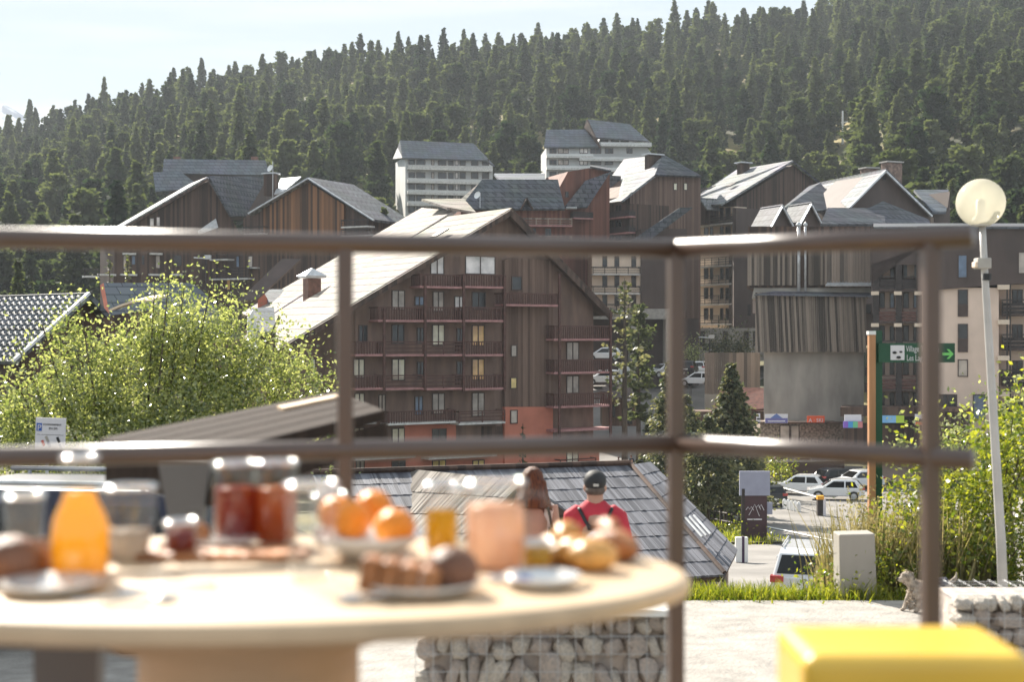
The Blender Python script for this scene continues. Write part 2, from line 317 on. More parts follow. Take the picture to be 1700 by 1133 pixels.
def grid_obj(name, xs, ys, zf, m, skew=True):
    vs = [(x*(max(1, y/40) if skew else 1), y) for y in ys for x in xs]
    V = np.array([(x, y, zf(x, y)) for x, y in vs]); nx = len(xs); ny = len(ys)
    F = np.array([(j*nx+i, j*nx+i+1, (j+1)*nx+i+1, (j+1)*nx+i) for j in range(ny-1) for i in range(nx-1)])
    return kind(mesh_np(name, V, F, m, smooth=True), 'structure')
ys = [-60,-30,-10,0,5,10,13,15.4,16.5,18,20,22,24,26,28,30,33,36,38,40,42,45,50,55,60,66,72,78,85,92,98,105,112,118,125,132,140,145,150,157,165,175,185,190,200,210]+list(range(225,600,15))+[600,640,700,800]
grid_obj('ground', [x*.5 for x in range(-50,51)], ys, gz, M['ground'])
# sheet far beyond, out to the horizon
o = MB().box(-2500,2500,800,2500,-60,-50).build('far_ground', M['ground']); kind(o, 'structure')
def sheet(name, rows, m, lift=.05, nx=14, sub=6):      # rows: (y, x0, x1)
    vs = []; pr = []
    for (y0,a0,b0),(y1,a1,b1) in zip(rows, rows[1:]):
        for k in range(sub): t = k/sub; pr.append((y0+(y1-y0)*t, a0+(a1-a0)*t, b0+(b1-b0)*t))
    pr.append(rows[-1])
    V = np.array([(a+(b-a)*i/nx, y, gz(a+(b-a)*i/nx, y)+lift) for y,a,b in pr for i in range(nx+1)])
    F = np.array([(j*(nx+1)+i, j*(nx+1)+i+1, (j+1)*(nx+1)+i+1, (j+1)*(nx+1)+i) for j in range(len(pr)-1) for i in range(nx)])
    return kind(mesh_np(name, V, F, m), 'structure')
sheet('near_road', [(5,-30,30),(13,-30,30),(15.3,-30,30)], M['paving'], .03, 40, 3)
sheet('street', [(20,3.4,9.5),(24,3.2,10.5),(30,3.2,12.5),(36,3.2,16),(45,3.5,24),(60,3.5,30),(85,4,34),(105,4,38),(128,4,42)], M['asphalt'], .07, 34)
sheet('upper_road', [(128,4,17),(140,7,18),(150,8,20),(165,9,26),(185,10,34),(206,11,34)], M['asphalt'], .08, 20)
sheet('grass_verge', [(66,8,12.6),(70,6.6,13),(76,5.6,12.6),(84,5.2,11.8),(90,6,9.6)], M['ground'], .16, 12)
sheet('road_line', [(62,16.2,16.5),(70,14.9,15.2),(79,13.8,14.1),(86,12.9,13.2)], M['paint'], .11, 1, 8)
# terrace floor under the table, with its outer edge at the railing
mb = MB(); mb.prism([(-3.2,-1.05),(1.5,-1.05),(1.5,-.88),(-3.2,-.88)], -2.5, 3.0)
kind(mb.build('terrace_floor', M['boards_pale']), 'structure')
deck = thing('terrace_plinth', 'concrete plinth carrying the terrace under the breakfast table', 'plinth', (0,0,-2.9))
MB().box(-3.1,1.4,-2.4,2.9,0,1.84).build('wall', M['concrete'], deck)
# distant snowy mountains on the left
mb = MB(); prof = [(-420,215),(-300,180),(-180,206),(-60,172),(-10,188),(4,172),(22,181),(42,194),(66,186),(86,176),(104,181),(122,187),(160,199),(210,214),(260,250)]
vs = []; n = len(prof)
for px, py in prof: vs.append(U(px, py, 1700))
for px, py in prof: vs.append(U(px, 330, 1450))
for px, py in prof: vs.append(U(px, 330, 2100))
fs = [(i, i+1, i+1+n, i+n)[::-1] for i in range(n-1)] + [(i, i+1, i+1+2*n, i+2*n) for i in range(n-1)]
mm = NT('snowy_mountain'); mm.p.inputs['Roughness'].default_value = .9; g = mm.n('ShaderNodeNewGeometry'); nz = mm.n('ShaderNodeTexNoise', Scale=.03, Detail=7); mm.l(g.outputs['Position'], nz.inputs['Vector'])
rr = mm.n('ShaderNodeValToRGB'); rr.color_ramp.elements[0].color = (.20,.24,.33,1); rr.color_ramp.elements[1].color = (.72,.75,.80,1); rr.color_ramp.elements[0].position = .44; rr.color_ramp.elements[1].position = .56
mm.l(nz.outputs['Fac'], rr.inputs[0]); mm.l(rr.outputs[0], mm.p.inputs['Base Color'])
kind(MB().add(vs, fs).build('mountains', mm.mat), 'structure')

# ---------------------------------------------------------------- building kit
class Fr:
    """a facade plane: anchor at photograph column px, distance d, turned by th degrees; local x along, y into the building, z up"""
    def __init__(s, name, label, cat, px, d, th, zb, group=None):
        s.X = (px-CX)/FPX*d; s.d = d; s.t = R(th); s.zb = zb; s.c = math.cos(s.t); s.s = math.sin(s.t)
        s.root = thing(name, label, cat, (s.X, d, zb), s.t, group) if name else None
    def p(s, px, py, w=0):
        rx = (px-CX)/FPX; ox = s.X - w*s.s; oy = s.d + w*s.c      # solve t*(rx,1) = O + a*(c,s)
        det = -rx*s.s + s.c
        a = (-(ox) + rx*oy)/det; t = oy + a*s.s
        return (a, w, -(py-HY)/FPX*t - s.zb)
    def P(s, pts, w=0): return [(q[0], q[2]) for q in (s.p(x, y, w) for x, y in pts)]
    def wall(s, pts, depth, m, name='wall', w=0, parent=None):
        return MB().prism(s.P(pts, w), w, w+depth).build(name, m, parent or s.root)
    def rake(s, line, L, m, w=-.8, t=.25, name='roof', parent=None):      # roof planes behind a front rake line
        mb = MB(); q = [s.p(x, y, w) for x, y in line]
        for a, b in zip(q, q[1:]):
            mb.slab([a, b, (b[0], w+L, b[2]), (a[0], w+L, a[2])], t)
        return mb.build(name, m, parent or s.root)
    def quad(s, pts, m, t=.25, name='roof', parent=None):                 # pts (px,py,w)
        return MB().slab([s.p(*p) for p in pts], t).build(name, m, parent or s.root)
    def box(s, x0, y0, x1, y1, w0, w1, m, name, parent=None, z0=None):
        a = s.p(x0, y1, w0); b = s.p(x1, y0, w0); c = s.p((x0+x1)/2, y1, w0); d = s.p((x0+x1)/2, y0, w0)
        return MB().box(a[0], b[0], w0, w1, c[2] if z0 is None else z0, d[2]).build(name, m, parent or s.root)
    def window(s, x0, y0, x1, y1, pm='p_dark', fm='frame', w=0, leaves=2, fw=.07, name='window', parent=None):
        a = s.p((x0+x1)/2, y1, w); b = s.p((x0+x1)/2, y0, w); xa = s.p(x0, y1, w)[0]; xb = s.p(x1, y1, w)[0]; z0, z1 = a[2], b[2]
        mb = MB(); o = .06
        mb.box(xa, xa+fw, w-o, w+.02, z0, z1); mb.box(xb-fw, xb, w-o, w+.02, z0, z1); mb.box(xa+fw, xb-fw, w-o, w+.02, z1-fw, z1); mb.box(xa+fw, xb-fw, w-o, w+.02, z0, z0+fw)
        for k in range(1, leaves):
            xm = xa + (xb-xa)*k/leaves; mb.box(xm-fw*.6, xm+fw*.6, w-o, w+.02, z0+fw, z1-fw)
        f = mb.build(name, M[fm], parent or s.root)
        MB().box(xa+.03, xb-.03, w-.025, w+.015, z0+.03, z1-.03).build('pane', M[pm], f); return f
    def balcony(s, x0, yr, x1, ys, depth=1.3, slab='slab_pink', rail='rail_wood', style='slats', w=0, st=.16):
        wf = w-depth; a = s.p(x0, ys, wf)[0]; b = s.p(x1, ys, wf)[0]; xm = (x0+x1)/2; z0 = s.p(xm, ys, wf)[2]; z1 = s.p(xm, yr, wf)[2]
        sl = MB().box(a, b, wf, w, z0, z0+st).build('balcony', M[slab], s.root)
        mb = MB(); mb.box(a, b, wf, wf+.07, z1-.09, z1); mb.box(a, a+.06, wf+.07, w, z1-.09, z1); mb.box(b-.06, b, wf+.07, w, z1-.09, z1)
        if style == 'slats':
            n = max(2, int((b-a)/.2))
            for k in range(n): x = a+.02+(b-a-.1)*k/(n-1); mb.box(x, x+.085, wf+.01, wf+.045, z0+st-.02, z1-.09)
            for yy in (a+.01, b-.045):
                for k in range(int(depth/.22)): mb.box(yy, yy+.035, wf+.1+k*.22, wf+.19+k*.22, z0+st, z1-.09)
        elif style == 'solid':
            h = (z1-z0)
            for k in range(3): mb.box(a, b, wf+.005+.004*k, wf+.05, z0+st+.02+k*h*.23, z0+st+k*h*.23+h*.2)
            mb.box(a, a+.05, wf+.05, w, z0+st, z1-.15); mb.box(b-.05, b, wf+.05, w, z0+st, z1-.15)
        elif style == 'bars':
            h = (z1-z0)
            for k in range(3): mb.box(a, b, wf+.005, wf+.04, z0+st+.1+k*h*.26, z0+st+.1+k*h*.26+.07)
            n = max(2, int((b-a)/1.1))
            for k in range(n): x = a+(b-a-.08)*k/(n-1); mb.box(x, x+.08, wf-.01, wf+.05, z0+st-.02, z1)
        kind(mb.build('railing', M[rail], sl), 'thing'); return sl
    def post(s, x, y0, y1, m='rail_wood', w=-1.3, r=.09):
        a = s.p(x, y1, w); b = s.p(x, y0, w); MB().box(a[0]-r, a[0]+r, w-.05, w+.1, a[2], b[2]).build('post', M[m], s.root)

# ---------------------------------------------------------------- main apartment chalet
K = Fr('apartment_chalet', 'large brown gabled apartment building with rows of wooden balconies', 'building', 850, 110, 33, -12.3)
K.wall([(590,815),(590,508),(850,357),(985,497),(985,815)], 9, M['render_brown'])
K.wall([(462,815),(462,592),(590,512),(590,815)], 7, M['render_brown'], w=1.6)
K.wall([(838,676),(838,432),(850,428),(918,432),(918,676)], .35, M['boards_brown'], 'wood_cladding', w=-.35)
K.wall([(838,800),(838,676),(918,676),(918,800)], .33, M['salmon'], 'salmon_wall', w=-.33)
K.wall([(672,735),(672,705),(757,705),(757,735)], .06, M['salmon'], 'salmon_wall', w=-.06)
K.wall([(590,815),(590,742),(995,742),(995,815)], .12, M['salmon'], 'salmon_wall', w=-.12)
K.wall([(800,742),(800,708),(838,708),(838,742)], .06, M['boards_dark'], 'dark_panel', w=-.06)
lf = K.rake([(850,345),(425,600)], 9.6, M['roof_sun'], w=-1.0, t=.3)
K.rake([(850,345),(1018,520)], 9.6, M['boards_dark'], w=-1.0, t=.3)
K.rake([(848,349),(424,604)], .3, M['boards_dark'], w=-1.25, t=.38, name='verge_board')
K.rake([(849,350),(1018,524)], .3, M['boards_dark'], w=-1.25, t=.38, name='verge_board')
K.quad([(753,350,11),(448,540,11),(400,520,22),(700,345,22)], M['roof_sun'], .3)
K.wall([(470,815),(470,548),(745,362),(790,385),(790,815)], 8, M['render_brown'], w=11.8)
K.quad([(742,344,11.0),(700,330,17),(770,330,17),(790,352,11)], M['roof_sun'], .2)
for x0, y0, x1, y1 in [(724,392,745,379),(762,387,782,374)]:      # open roof windows
    a = K.p(x0, y0, 2.2); b = K.p(x1, y1, 2.2)
    f = MB().slab([a, (a[0], 3.1, a[2]), (b[0], 3.1, b[2]), b], .1).build('roof_window', M['frame'], K.root)
for x0,y0,x1,y1,pm in [(650,539,671,573,'p_dark'),(717,539,738,575,'p_cream'),(783,540,804,575,'p_orange'),(586,596,605,628,'p_cream'),(650,596,672,632,'p_cream'),(783,596,804,632,'p_orange'),
        (588,653,605,690,'p_cream'),(717,653,738,688,'p_grey'),(783,652,804,692,'p_grey'),(587,710,605,738,'p_cream'),(650,711,672,738,'p_cream'),
        (590,765,605,785,'p_grey'),(717,764,740,785,'p_yellow'),(784,764,804,785,'p_yellow'),(650,482,672,515,'p_grey'),(718,484,737,518,'p_grey'),(754,492,771,517,'p_white'),(783,485,806,515,'p_dark'),
        (714,420,737,456,'p_white'),(772,425,822,456,'p_white'),(940,568,961,600,'p_grey'),(940,624,961,654,'p_grey'),(940,745,960,770,'p_cream'),(595,540,610,570,'p_dark'),(692,544,704,572,'p_dark'),(758,545,770,575,'p_dark'),
        (692,601,704,630,'p_dark'),(758,600,771,630,'p_dark'),(688,658,702,690,'p_blue'),(628,655,640,690,'p_grey'),(717,712,741,738,'p_dark'),(650,765,673,786,'p_dark')]:
    K.window(x0, y0, x1, y1, pm, w=(-.12 if y0 > 742 else (-.06 if 672 < x0 < 757 and y0 > 704 else 0)))
for x0,y0,x1,y1,pm in [(848,573,858,593,'p_grey'),(847,627,858,646,'p_yellow'),(847,681,859,704,'p_grey'),(849,459,866,482,'p_dark')]: K.window(x0, y0, x1, y1, pm, w=-.35, leaves=1)
K.window(688,492,704,508,'p_blue')
K.window(517,596,524,628,'p_cream', w=1.6, leaves=1)
for a in [(697,456,769,479),(770,456,837,479),(628,510,706,535),(706,510,769,535),(770,510,837,535),(590,567,638,592),(638,567,703,592,'bars'),(703,567,769,592,'bars'),(770,567,837,592),(590,623,638,648),(638,623,703,648,'bars'),(703,623,769,648,'bars'),(770,623,837,648),
          (838,487,928,509),(920,541,1015,566),(920,597,1015,621),(920,653,1015,677)]:
    K.balcony(*a[:4], depth=1.5, style=a[4] if len(a) > 4 else 'slats')
K.balcony(645,682,757,705, slab='slab_white'); K.balcony(762,682,839,705, slab='slab_white', style='bars'); K.balcony(590,682,625,705, slab='slab_white', style='bars')
K.balcony(930,762,990,785, depth=.9, style='bars')
K.box(590,759,690,763,-1.3,-.12,M['slab_white'],'canopy_slab'); K.box(712,757,825,761,-1.3,-.12,M['slab_white'],'canopy_slab'); K.box(920,712,1015,716,-1.4,0,M['slab_pink'],'canopy_slab')
for x in (706,770,838): K.post(x, 457, 650, w=-1.55)
for x in (929,1014): K.post(x, 455 if x == 929 else 520, 730, w=-1.55)
K.post(638, 512, 650, w=-1.55)
# copper chimney on the rear roof
ch = K.p(518, 487, 10.5); mb = MB(); mb.box(-.55,.55,-.5,.5,-1,1.15); 
M['copper'] = mat('weathered_copper', (.20,.10,.07), .6, var=.25); c = mb.build('chimney', M['copper'], K.root, loc=ch)
MB().box(-.85,.85,-.8,.8,1.2,1.35).add([(-.95,-.9,1.35),(.95,-.9,1.35),(.95,.9,1.35),(-.95,.9,1.35),(0,0,2.0)],[(0,1,4),(1,2,4),(2,3,4),(3,0,4)]).build('chimney_cap', M['metal_pale'], c)
# potted shrub on salmon corner
# ---------------------------------------------------------------- centre rear building
E = Fr('rear_chalet', 'long brown building with a slate roof and a tiny gable, behind the large gabled block', 'building', 860, 160, 8, -6)
E.wall([(765,560),(765,347),(938,347),(938,560)], 9, M['boards_red'])
E.quad([(762,347,-1),(938,347,-1),(926,298,2.4),(800,298,2.4)], M['roof_dark'])
E.quad([(745,348,-1),(778,348,-.9),(800,300,8),(788,312,7)], M['roof_sun'])
E.rake([(864,347),(875,328),(886,347)], 3, M['boards_dark'], w=-1.4, t=.15, name='dormer')
E.balcony(850,362,950,376, depth=1.1, slab='slab_pink', rail='boards_pale', style='bars'); E.balcony(880,392,950,402, depth=1.1, slab='slab_pink', rail='boards_pale', style='bars')
for x in (802,826,856,880,905): E.window(x, 379, x+10, 394, 'p_dark')
E.quad([(830,300,8.2),(905,300,8.2),(905,288,14),(820,288,14)], M['roof_plain'])
E2 = Fr('red_brown_chalet', 'red-brown boarded chalet with a sloping dark roof, left of the bright-roofed one', 'building', 965, 168, 20, -6)
E2.wall([(925,560),(925,318),(943,285),(978,279),(1012,283),(1012,560)], 7, M['boards_red'])
E2.quad([(1014,285,-1),(975,345,-1.2),(935,346,-1.2),(972,300,-.6)], M['roof_dark'], .2)
E2.quad([(1015,283,-.8),(980,276,-.5),(980,274,7),(1012,279,7)], M['roof_dark'], .2)
E2.quad([(940,345,-1.5),(958,345,-1.5),(956,338,0),(942,338,0)], M['metal_pale'], .15)
E2.window(938,318,944,328,'p_dark',leaves=1)
E2.balcony(952,352,985,364, depth=1, rail='rail_dark', style='solid')
# ---------------------------------------------------------------- bright roofed chalet
F = Fr('bright_roof_chalet', 'tall chalet with a bright dotted roof and a plain brown gable wall', 'building', 1090, 175, 30, -6)
F.wall([(1046,560),(1046,325),(1086,291),(1163,294),(1163,560)], 11, M['boards_brown'])
F.quad([(1031,334,-.8),(1089,289,-.8),(1101,257,2.5),(1036,264,13),(981,340,11)], M['roof_dot'])
F.quad([(1087,290,-1),(1164,292,-1),(1101,256,2.5)], M['roof_dark'])
F.quad([(1101,256,2.5),(1165,292,-1),(1165,292,11),(1060,262,13)], M['roof_dark'], .2)
F.window(1118,304,1124,316,'p_cream',leaves=1); F.window(1135,304,1141,316,'p_cream',leaves=1)
a = F.p(1084,272,3); c = MB().box(-.9,.9,-.5,.5,-1.5,1).build('chimney', M['boards_dark'], F.root, loc=a); MB().box(-1.2,1.2,-.8,.8,1.05,1.2).build('chimney_cap', M['metal_pale'], c)
a = F.p(1020,300,8); MB().box(-.8,.8,-.3,1.2,-1.5,.6).build('dormer', M['roof_dark'], F.root, loc=a)
F2 = Fr(None, '', '', 1046, 168, -57, -6); F2.root = thing('balcony_wing', 'dark balconied wing under the bright dotted roof, facing left', 'building wing', (F2.X, 168, -6), F2.t)
F2.wall([(985,560),(985,338),(1045,338),(1045,560)], 6, M['boards_dark'])
for y in (352,378): F2.balcony(986,y,1044,y+12, depth=1, rail='rail_dark', style='solid')
for y in (340,366,392,420): F2.window(1000,y,1010,y+12,'p_white' if y < 350 else 'p_dark'); F2.window(1022,y,1032,y+12,'p_dark')
# pale balconied block below it with a dark wall and a concrete beam
F3 = Fr('balcony_block', 'cream block with dark balconies and a blank dark wall over a concrete beam', 'building', 1030, 165, 5, -8)
F3.wall([(983,525),(983,400),(1064,400),(1064,525)], 7, M['cream'])
F3.wall([(1064,516),(1064,380),(1140,380),(1140,516)], 7, M['clad_dark'], 'dark_wall', w=-.3)
F3.wall([(983,530),(983,513),(1113,513),(1113,530)], 7.6, M['concrete_pale'], 'concrete_beam', w=-.6)
F3.wall([(1106,640),(1106,529),(1120,529),(1120,640)], 2, M['concrete_pale'], 'pillar', w=-.5)
F3.wall([(1048,640),(1048,529),(1056,529),(1056,640)], 2, M['concrete_pale'], 'pillar', w=-.5)
F3.wall([(983,640),(983,529),(1160,529),(1160,640)], 3, M['clad_dark'], 'dark_wall', w=3)
for y in (443,475,505): F3.balcony(984,y,1063,y+14, depth=1.2, slab='slab_white', rail='rail_dark', style='bars')
for y in (425,458,490):
    for x in (1000,1020,1048): F3.window(x, y, x+8, y+19, 'p_dark', leaves=1)
F3.quad([(1128,345,-1),(1150,345,-1),(1070,405,-1),(1040,405,-1)], M['roof_dark'], .3)
# ---------------------------------------------------------------- chalet G
G = Fr('wood_gable_chalet', 'chalet with a bright snow-guard roof and a dark boarded gable, right of centre', 'building', 1290, 187, 30, -6)
G.wall([(1222,600),(1222,332),(1316,274),(1362,308),(1362,600)], 10, M['boards_dark'])
G.quad([(1197,339,-.8),(1316,266,-.8),(1222,282,13),(1149,330,11),(1149,341,10.5)], M['roof_dot'])
G.quad([(1316,266,-.8),(1366,306,-.8),(1366,306,11),(1316,266,11)], M['roof_dark'])
G.quad([(1222,282,12.9),(1149,330,10.9),(1116,352,9),(1163,348,9)], M['roof_dot'])
a = G.p(1234,283,9); c = MB().box(-.7,.7,-.5,.5,-1.4,.9).build('chimney', M['boards_dark'], G.root, loc=a); MB().box(-1,1,-.8,.8,.95,1.1).build('chimney_cap', M['metal_pale'], c)
for x0,y0 in ((1166,318),(1180,314),(1214,309)):
    a = G.p(x0,y0,5); MB().slab([(-.5,-.4,0),(.5,-.4,.5),(.5,.5,.5),(-.5,.5,0)], .1).build('roof_window', M['frame'], G.root, loc=a)
G2 = Fr(None, '', '', 1222, 183, -57, -6); G2.root = thing('cream_balcony_wing', 'cream wing with six dark balconies stacked under the bright snow-guard roof', 'building wing', (G2.X, 183, -6), G2.t)
G2.wall([(1135,600),(1135,345),(1219,343),(1219,600)], 6, M['cream'])
G2.wall([(1216,600),(1216,345),(1222,345),(1222,600)], 5.5, M['clad_dark'], 'dark_wall', w=-1.4)
for y in (359,390,428,458,491,524): G2.balcony(1136,y,1217,y+16, depth=1.4, slab='slab_white', rail='rail_dark', style='bars' if y > 400 else 'solid')
for y in (345,376,445,478,512):
    for x, wd in ((1150,12),(1169,7),(1179,5),(1196,5),(1205,8)): G2.window(x, y, x+wd, y+19, 'p_dark', leaves=1)
G2.rake([(1152,352),(1161,328),(1174,348)], 3, M['roof_dot'], w=-2.4, t=.15, name='dormer_roof')
G2.wall([(1153,372),(1153,350),(1161,331),(1173,350),(1173,372)], 2, M['boards_dark'], 'dormer', w=-2)
G3 = Fr('lower_dark_wing', 'dark boarded wing with small windows on a pale plinth, below the wood gable', 'building', 1235, 180, 0, -8)
G3.wall([(1218,545),(1218,405),(1290,405),(1290,545)], 4, M['clad_dark']); G3.wall([(1120,600),(1120,545),(1290,545),(1290,600)], 4, M['concrete'], 'plinth_wall')
for x in (1145,1162,1200,1235,1250): G3.window(x,550,x+8,575,'p_dark',leaves=1)
G3.window(1240,505,1247,525,'p_dark',leaves=1)
# ---------------------------------------------------------------- right cluster H
H = Fr('stone_chimney_chalet', 'dark gabled chalet with stone chimneys and several small gables, upper right', 'building', 1470, 150, 22, -8)
H.wall([(1412,560),(1412,345),(1470,287),(1545,357),(1545,560)], 9, M['clad_dark'])
H.quad([(1407,345,-.8),(1471,280,-.8),(1433,296,10),(1360,303,14),(1392,345,9)], M['roof_dot'])
H.quad([(1471,280,-.8),(1549,356,-.8),(1549,356,9),(1471,280,9)], M['roof_dark'])
H.rake([(1407,347),(1471,282),(1549,358)], .3, M['metal_pale'], w=-.95, t=.2, name='verge_board')
H.quad([(1279,362,-2),(1392,345,6),(1362,303,12),(1343,309,12)], M['roof_dark'])
H.quad([(1362,372,-5),(1470,372,-5.5),(1466,334,-2),(1443,345,-2.2),(1374,345,-2)], M['roof_dark'])
H.quad([(1466,334,-2),(1470,372,-5.5),(1545,372,-4),(1541,364,-3)], M['roof_dark'])
H.wall([(1285,520),(1285,372),(1540,372),(1540,520)], 4, M['clad_dark'], w=-3.5)
for (x0,xa,x1,ya,yb) in ((1279,1300,1321,339,378),(1330,1348,1365,335,368)):
    H.rake([(x0,yb),(xa,ya),(x1,yb)], 4, M['roof_dark'], w=-5, t=.2, name='dormer_roof'); H.rake([(x0,yb+2),(xa,ya+2),(x1,yb+2)], .2, M['metal_pale'], w=-5.2, t=.12, name='verge_board')
    H.wall([(x0+4,yb+15),(x0+4,yb),(xa,ya+6),(x1-4,yb),(x1-4,yb+15)], 3, M['clad_dark'], 'dormer', w=-4.6)
H.window(1464,291,1471,300,'p_dark',leaves=1,w=-.02)
H.quad([(1517,315,8),(1575,315,8),(1571,352,2),(1549,352,2)], M['roof_plain']); H.wall([(1550,560),(1550,352),(1572,352),(1577,318),(1577,560)], 4, M['clad_dark'], w=3)
for (px,py,wd,nm) in ((1443,300,1.5,0),(1480,290,1.9,1)):
    a = H.p(px,py,4); c = MB().box(-wd/2,wd/2,-.6,.6,-1.6,1.2).build('chimney', mat('stone_chimney', (.22,.15,.12), .9, var=.3, scale=3, bump=.6), H.root, loc=a)
    MB().box(-wd/2-.15,wd/2+.15,-.75,.75,1.25,1.4).build('chimney_cap', M['concrete_pale'], c)
# ---------------------------------------------------------------- boarded box building I
I = Fr('boarded_hall', 'windowless hall with weathered grey boards over a bare concrete wall', 'building', 1350, 122, -12, -13)
I.wall([(1268,700),(1268,480),(1434,480),(1434,700)], 12, M['concrete'])
I.wall([(1240,478),(1242,376),(1446,376),(1446,478)], 12, M['boards_dark'], 'board_wall', w=-.4)
I.wall([(1248,496),(1252,476),(1446,474),(1446,492)], 12, M['concrete'], 'concrete_band', w=-.3)
def board_run(fr, x0, x1, yt0, yt1, yb, w, m, n, name, lean=0, jag=.03):
    mb = MB(); A = fr.p(x0, yb, w)[0]; B = fr.p(x1, yb, w)[0]; zt0 = fr.p(x0, yt0, w)[2]; zt1 = fr.p(x1, yt1, w)[2]; zb = fr.p((x0+x1)/2, yb, w)[2]
    for k in range(n):
        a = A+(B-A)*k/n; b = a+(B-A)/n*.93; zt = zt0+(zt1-zt0)*k/n; o = random.uniform(0,.05); j = random.uniform(-jag, jag)
        mb.add([(a,w-o-lean,zb+j),(b,w-o-lean,zb+j),(b,w+.1-lean,zb+j),(a,w+.1-lean,zb+j),(a,w-o,zt),(b,w-o,zt),(b,w+.1,zt),(a,w+.1,zt)],
               [(0,3,2,1),(4,5,6,7),(0,1,5,4),(1,2,6,5),(2,3,7,6),(3,0,4,7)])
    o = mb.build(name, m, fr.root); o['kind'] = 'stuff'; return o
board_run(I, 1254, 1438, 486, 490, 585, -.9, M['boards_grey'], 52, 'board_screen', lean=.25)
I.quad([(1252,489,-1.4),(1448,492,-1.4),(1446,484,.2),(1300,481,.2)], M['roof_plain'], .1, 'screen_cap')
board_run(I, 1241, 1322, 412, 412, 474, -.6, M['boards_grey'], 24, 'upper_boards'); board_run(I, 1342, 1369, 412, 412, 474, -.6, M['boards_grey'], 8, 'upper_boards')
board_run(I, 1369, 1446, 400, 400, 473, -.8, M['boards_pale'], 15, 'pale_boards')
for x in (1326,1337):
    a = I.p(x, 484, -.9); b = I.p(x, 376, -.9); r = .14 if x < 1330 else .1
    MB().tube([a,(a[0],a[1],b[2])], r, 10).lathe([(r,0),(r*1.8,.05),(r*1.8,.2),(.01,.4)], 10, (a[0],a[1],b[2])).build('flue_pipe', M['metal_pale'], I.root, smooth=True)
I.quad([(1370,474,-1.3),(1446,474,-1.3),(1446,466,-.5),(1376,466,-.5)], M['metal_pale'], .1, 'flashing')
for y in (505,558,609,636): I.window(1435,y,1447,y+16,'p_dark',w=-.02,leaves=1)
I2 = Fr('board_fence_wall', 'pale vertical board wall behind the parked cars, left of the concrete hall', 'wall', 1210, 138, -4, -11.5)
board_run(I2, 1170, 1262, 586, 586, 655, 0, M['boards_pale'], 26, 'boards')
I2.wall([(1170,720),(1170,655),(1262,655),(1262,720)], .4, M['concrete'], 'base_wall')
# ---------------------------------------------------------------- beige block J
J = Fr('beige_apartment_block', 'beige rendered block with dark brown cladding and recessed balconies, at the right edge', 'building', 1590, 112, -17, -12.3)
J.wall([(1528,800),(1528,478),(1658,478),(1658,800)], 9, M['beige'])
J.wall([(1524,484),(1522,376),(1760,376),(1760,468),(1658,473)], 9.3, M['clad_dark'], 'cladding', w=-.3)
J.wall([(1454,800),(1454,478),(1528,478),(1528,800)], .8, M['beige'], w=1.6); J.wall([(1466,800),(1466,478),(1528,478),(1528,800)], 5, M['clad_dark'], 'rear_wall', w=2.4); J.wall([(1448,478),(1448,376),(1528,376),(1528,478)], 6.4, M['clad_dark'], 'cladding', w=1.7)
for x0_ in (1466,1506): J.box(x0_,436,x0_+12,462,1.5,1.7,M['beige'],'recess_wall')
J.wall([(1447,470),(1447,410),(1528,410),(1528,440),(1446,440)], .2, M['clad_dark'], 'cladding', w=-.1)
J.wall([(1658,800),(1658,470),(1800,470),(1800,800)], 6, M['beige'], w=1.5)
J.quad([(1450,377,-.6),(1780,377,-.6),(1780,371,9),(1450,371,9)], M['roof_dark'], .15)
for i, (x0,y0,x1,y1,pm) in enumerate([(1590,423,1606,462,'p_blue'),(1590,481,1607,526,'p_dark'),(1590,538,1607,585,'p_dark'),(1590,597,1607,626,'p_grey'),(1558,655,1589,676,'p_dark'),(1615,655,1636,697,'p_blue'),(1690,418,1706,455,'p_grey')]):
    J.window(x0,y0,x1,y1,pm,w=-.3 if y0 < 470 else 0,leaves=1 if x0 > 1580 else 2)
    if 3 > i > 0: J.box(x0,y0+24,x1,y1,-.08,-.03,M['frame'],'shutter')
for xa, xb in ((1457,1488),(1497,1527)):
    for i, (yr, ys_) in enumerate(((459,484),(512,537),(566,592),(624,650),(676,700))):
        J.balcony(xa, yr, xb, ys_, depth=1.6, slab='frame', rail='rail_wood' if i % 2 else 'rail_dark', style='solid', w=1.6)
    for y in (437,486,541,597,652):
        J.window(xa+2, y, xa+12, y+26, 'p_dark', w=1.6, leaves=1); J.window(xb-11, y+1, xb-3, y+26, 'p_blue' if y == 486 else 'p_dark', w=1.6, leaves=1)
for x in (1454,1492,1526):
    J.box(x-5,415,x+5,700,-.05,1.6,M['rail_dark'],'fin_wall')
    for y in (484,537): J.box(x-8,y,x+5,y+6,-.35,.0,M['cream'],'corbel')
for i, y in enumerate((477,535,595,655)):
    J.balcony(1664,y+20,1790,y+48, depth=1.4, slab='frame', rail='rail_dark', style='solid', w=1.5); J.box(1656,y-4,1676,y+4,-.4,1.5,M['cream'],'corbel'); J.window(1680,y+4,1698,y+30,'p_dark',w=1.5)
for x in (1672,): J.post(x, 470, 700, 'rail_dark', w=-.1, r=.06); J.post(x+5, 470, 700, 'rail_dark', w=-.1, r=.06)
J.wall([(1550,800),(1550,684),(1608,684),(1608,800)], 3, M['boards_dark'], 'timber_annex', w=-3.1)
J.box(1548,679,1612,684,-3.3,0,M['boards_brown'],'annex_rail')
J.wall([(1395,692),(1395,676),(1535,676),(1535,692)], 3, M['boards_dark'], 'shop_canopy', w=-2.5)
J.wall([(1400,760),(1400,705),(1530,705),(1530,760)], 2, M['boards_dark'], 'shop_front', w=-1)
MB().lathe([(.05,0),(.5,.02),(.5,.1),(.05,.12)], 16).build('awning', M['black'], J.root, loc=J.p(1487,722,-2))
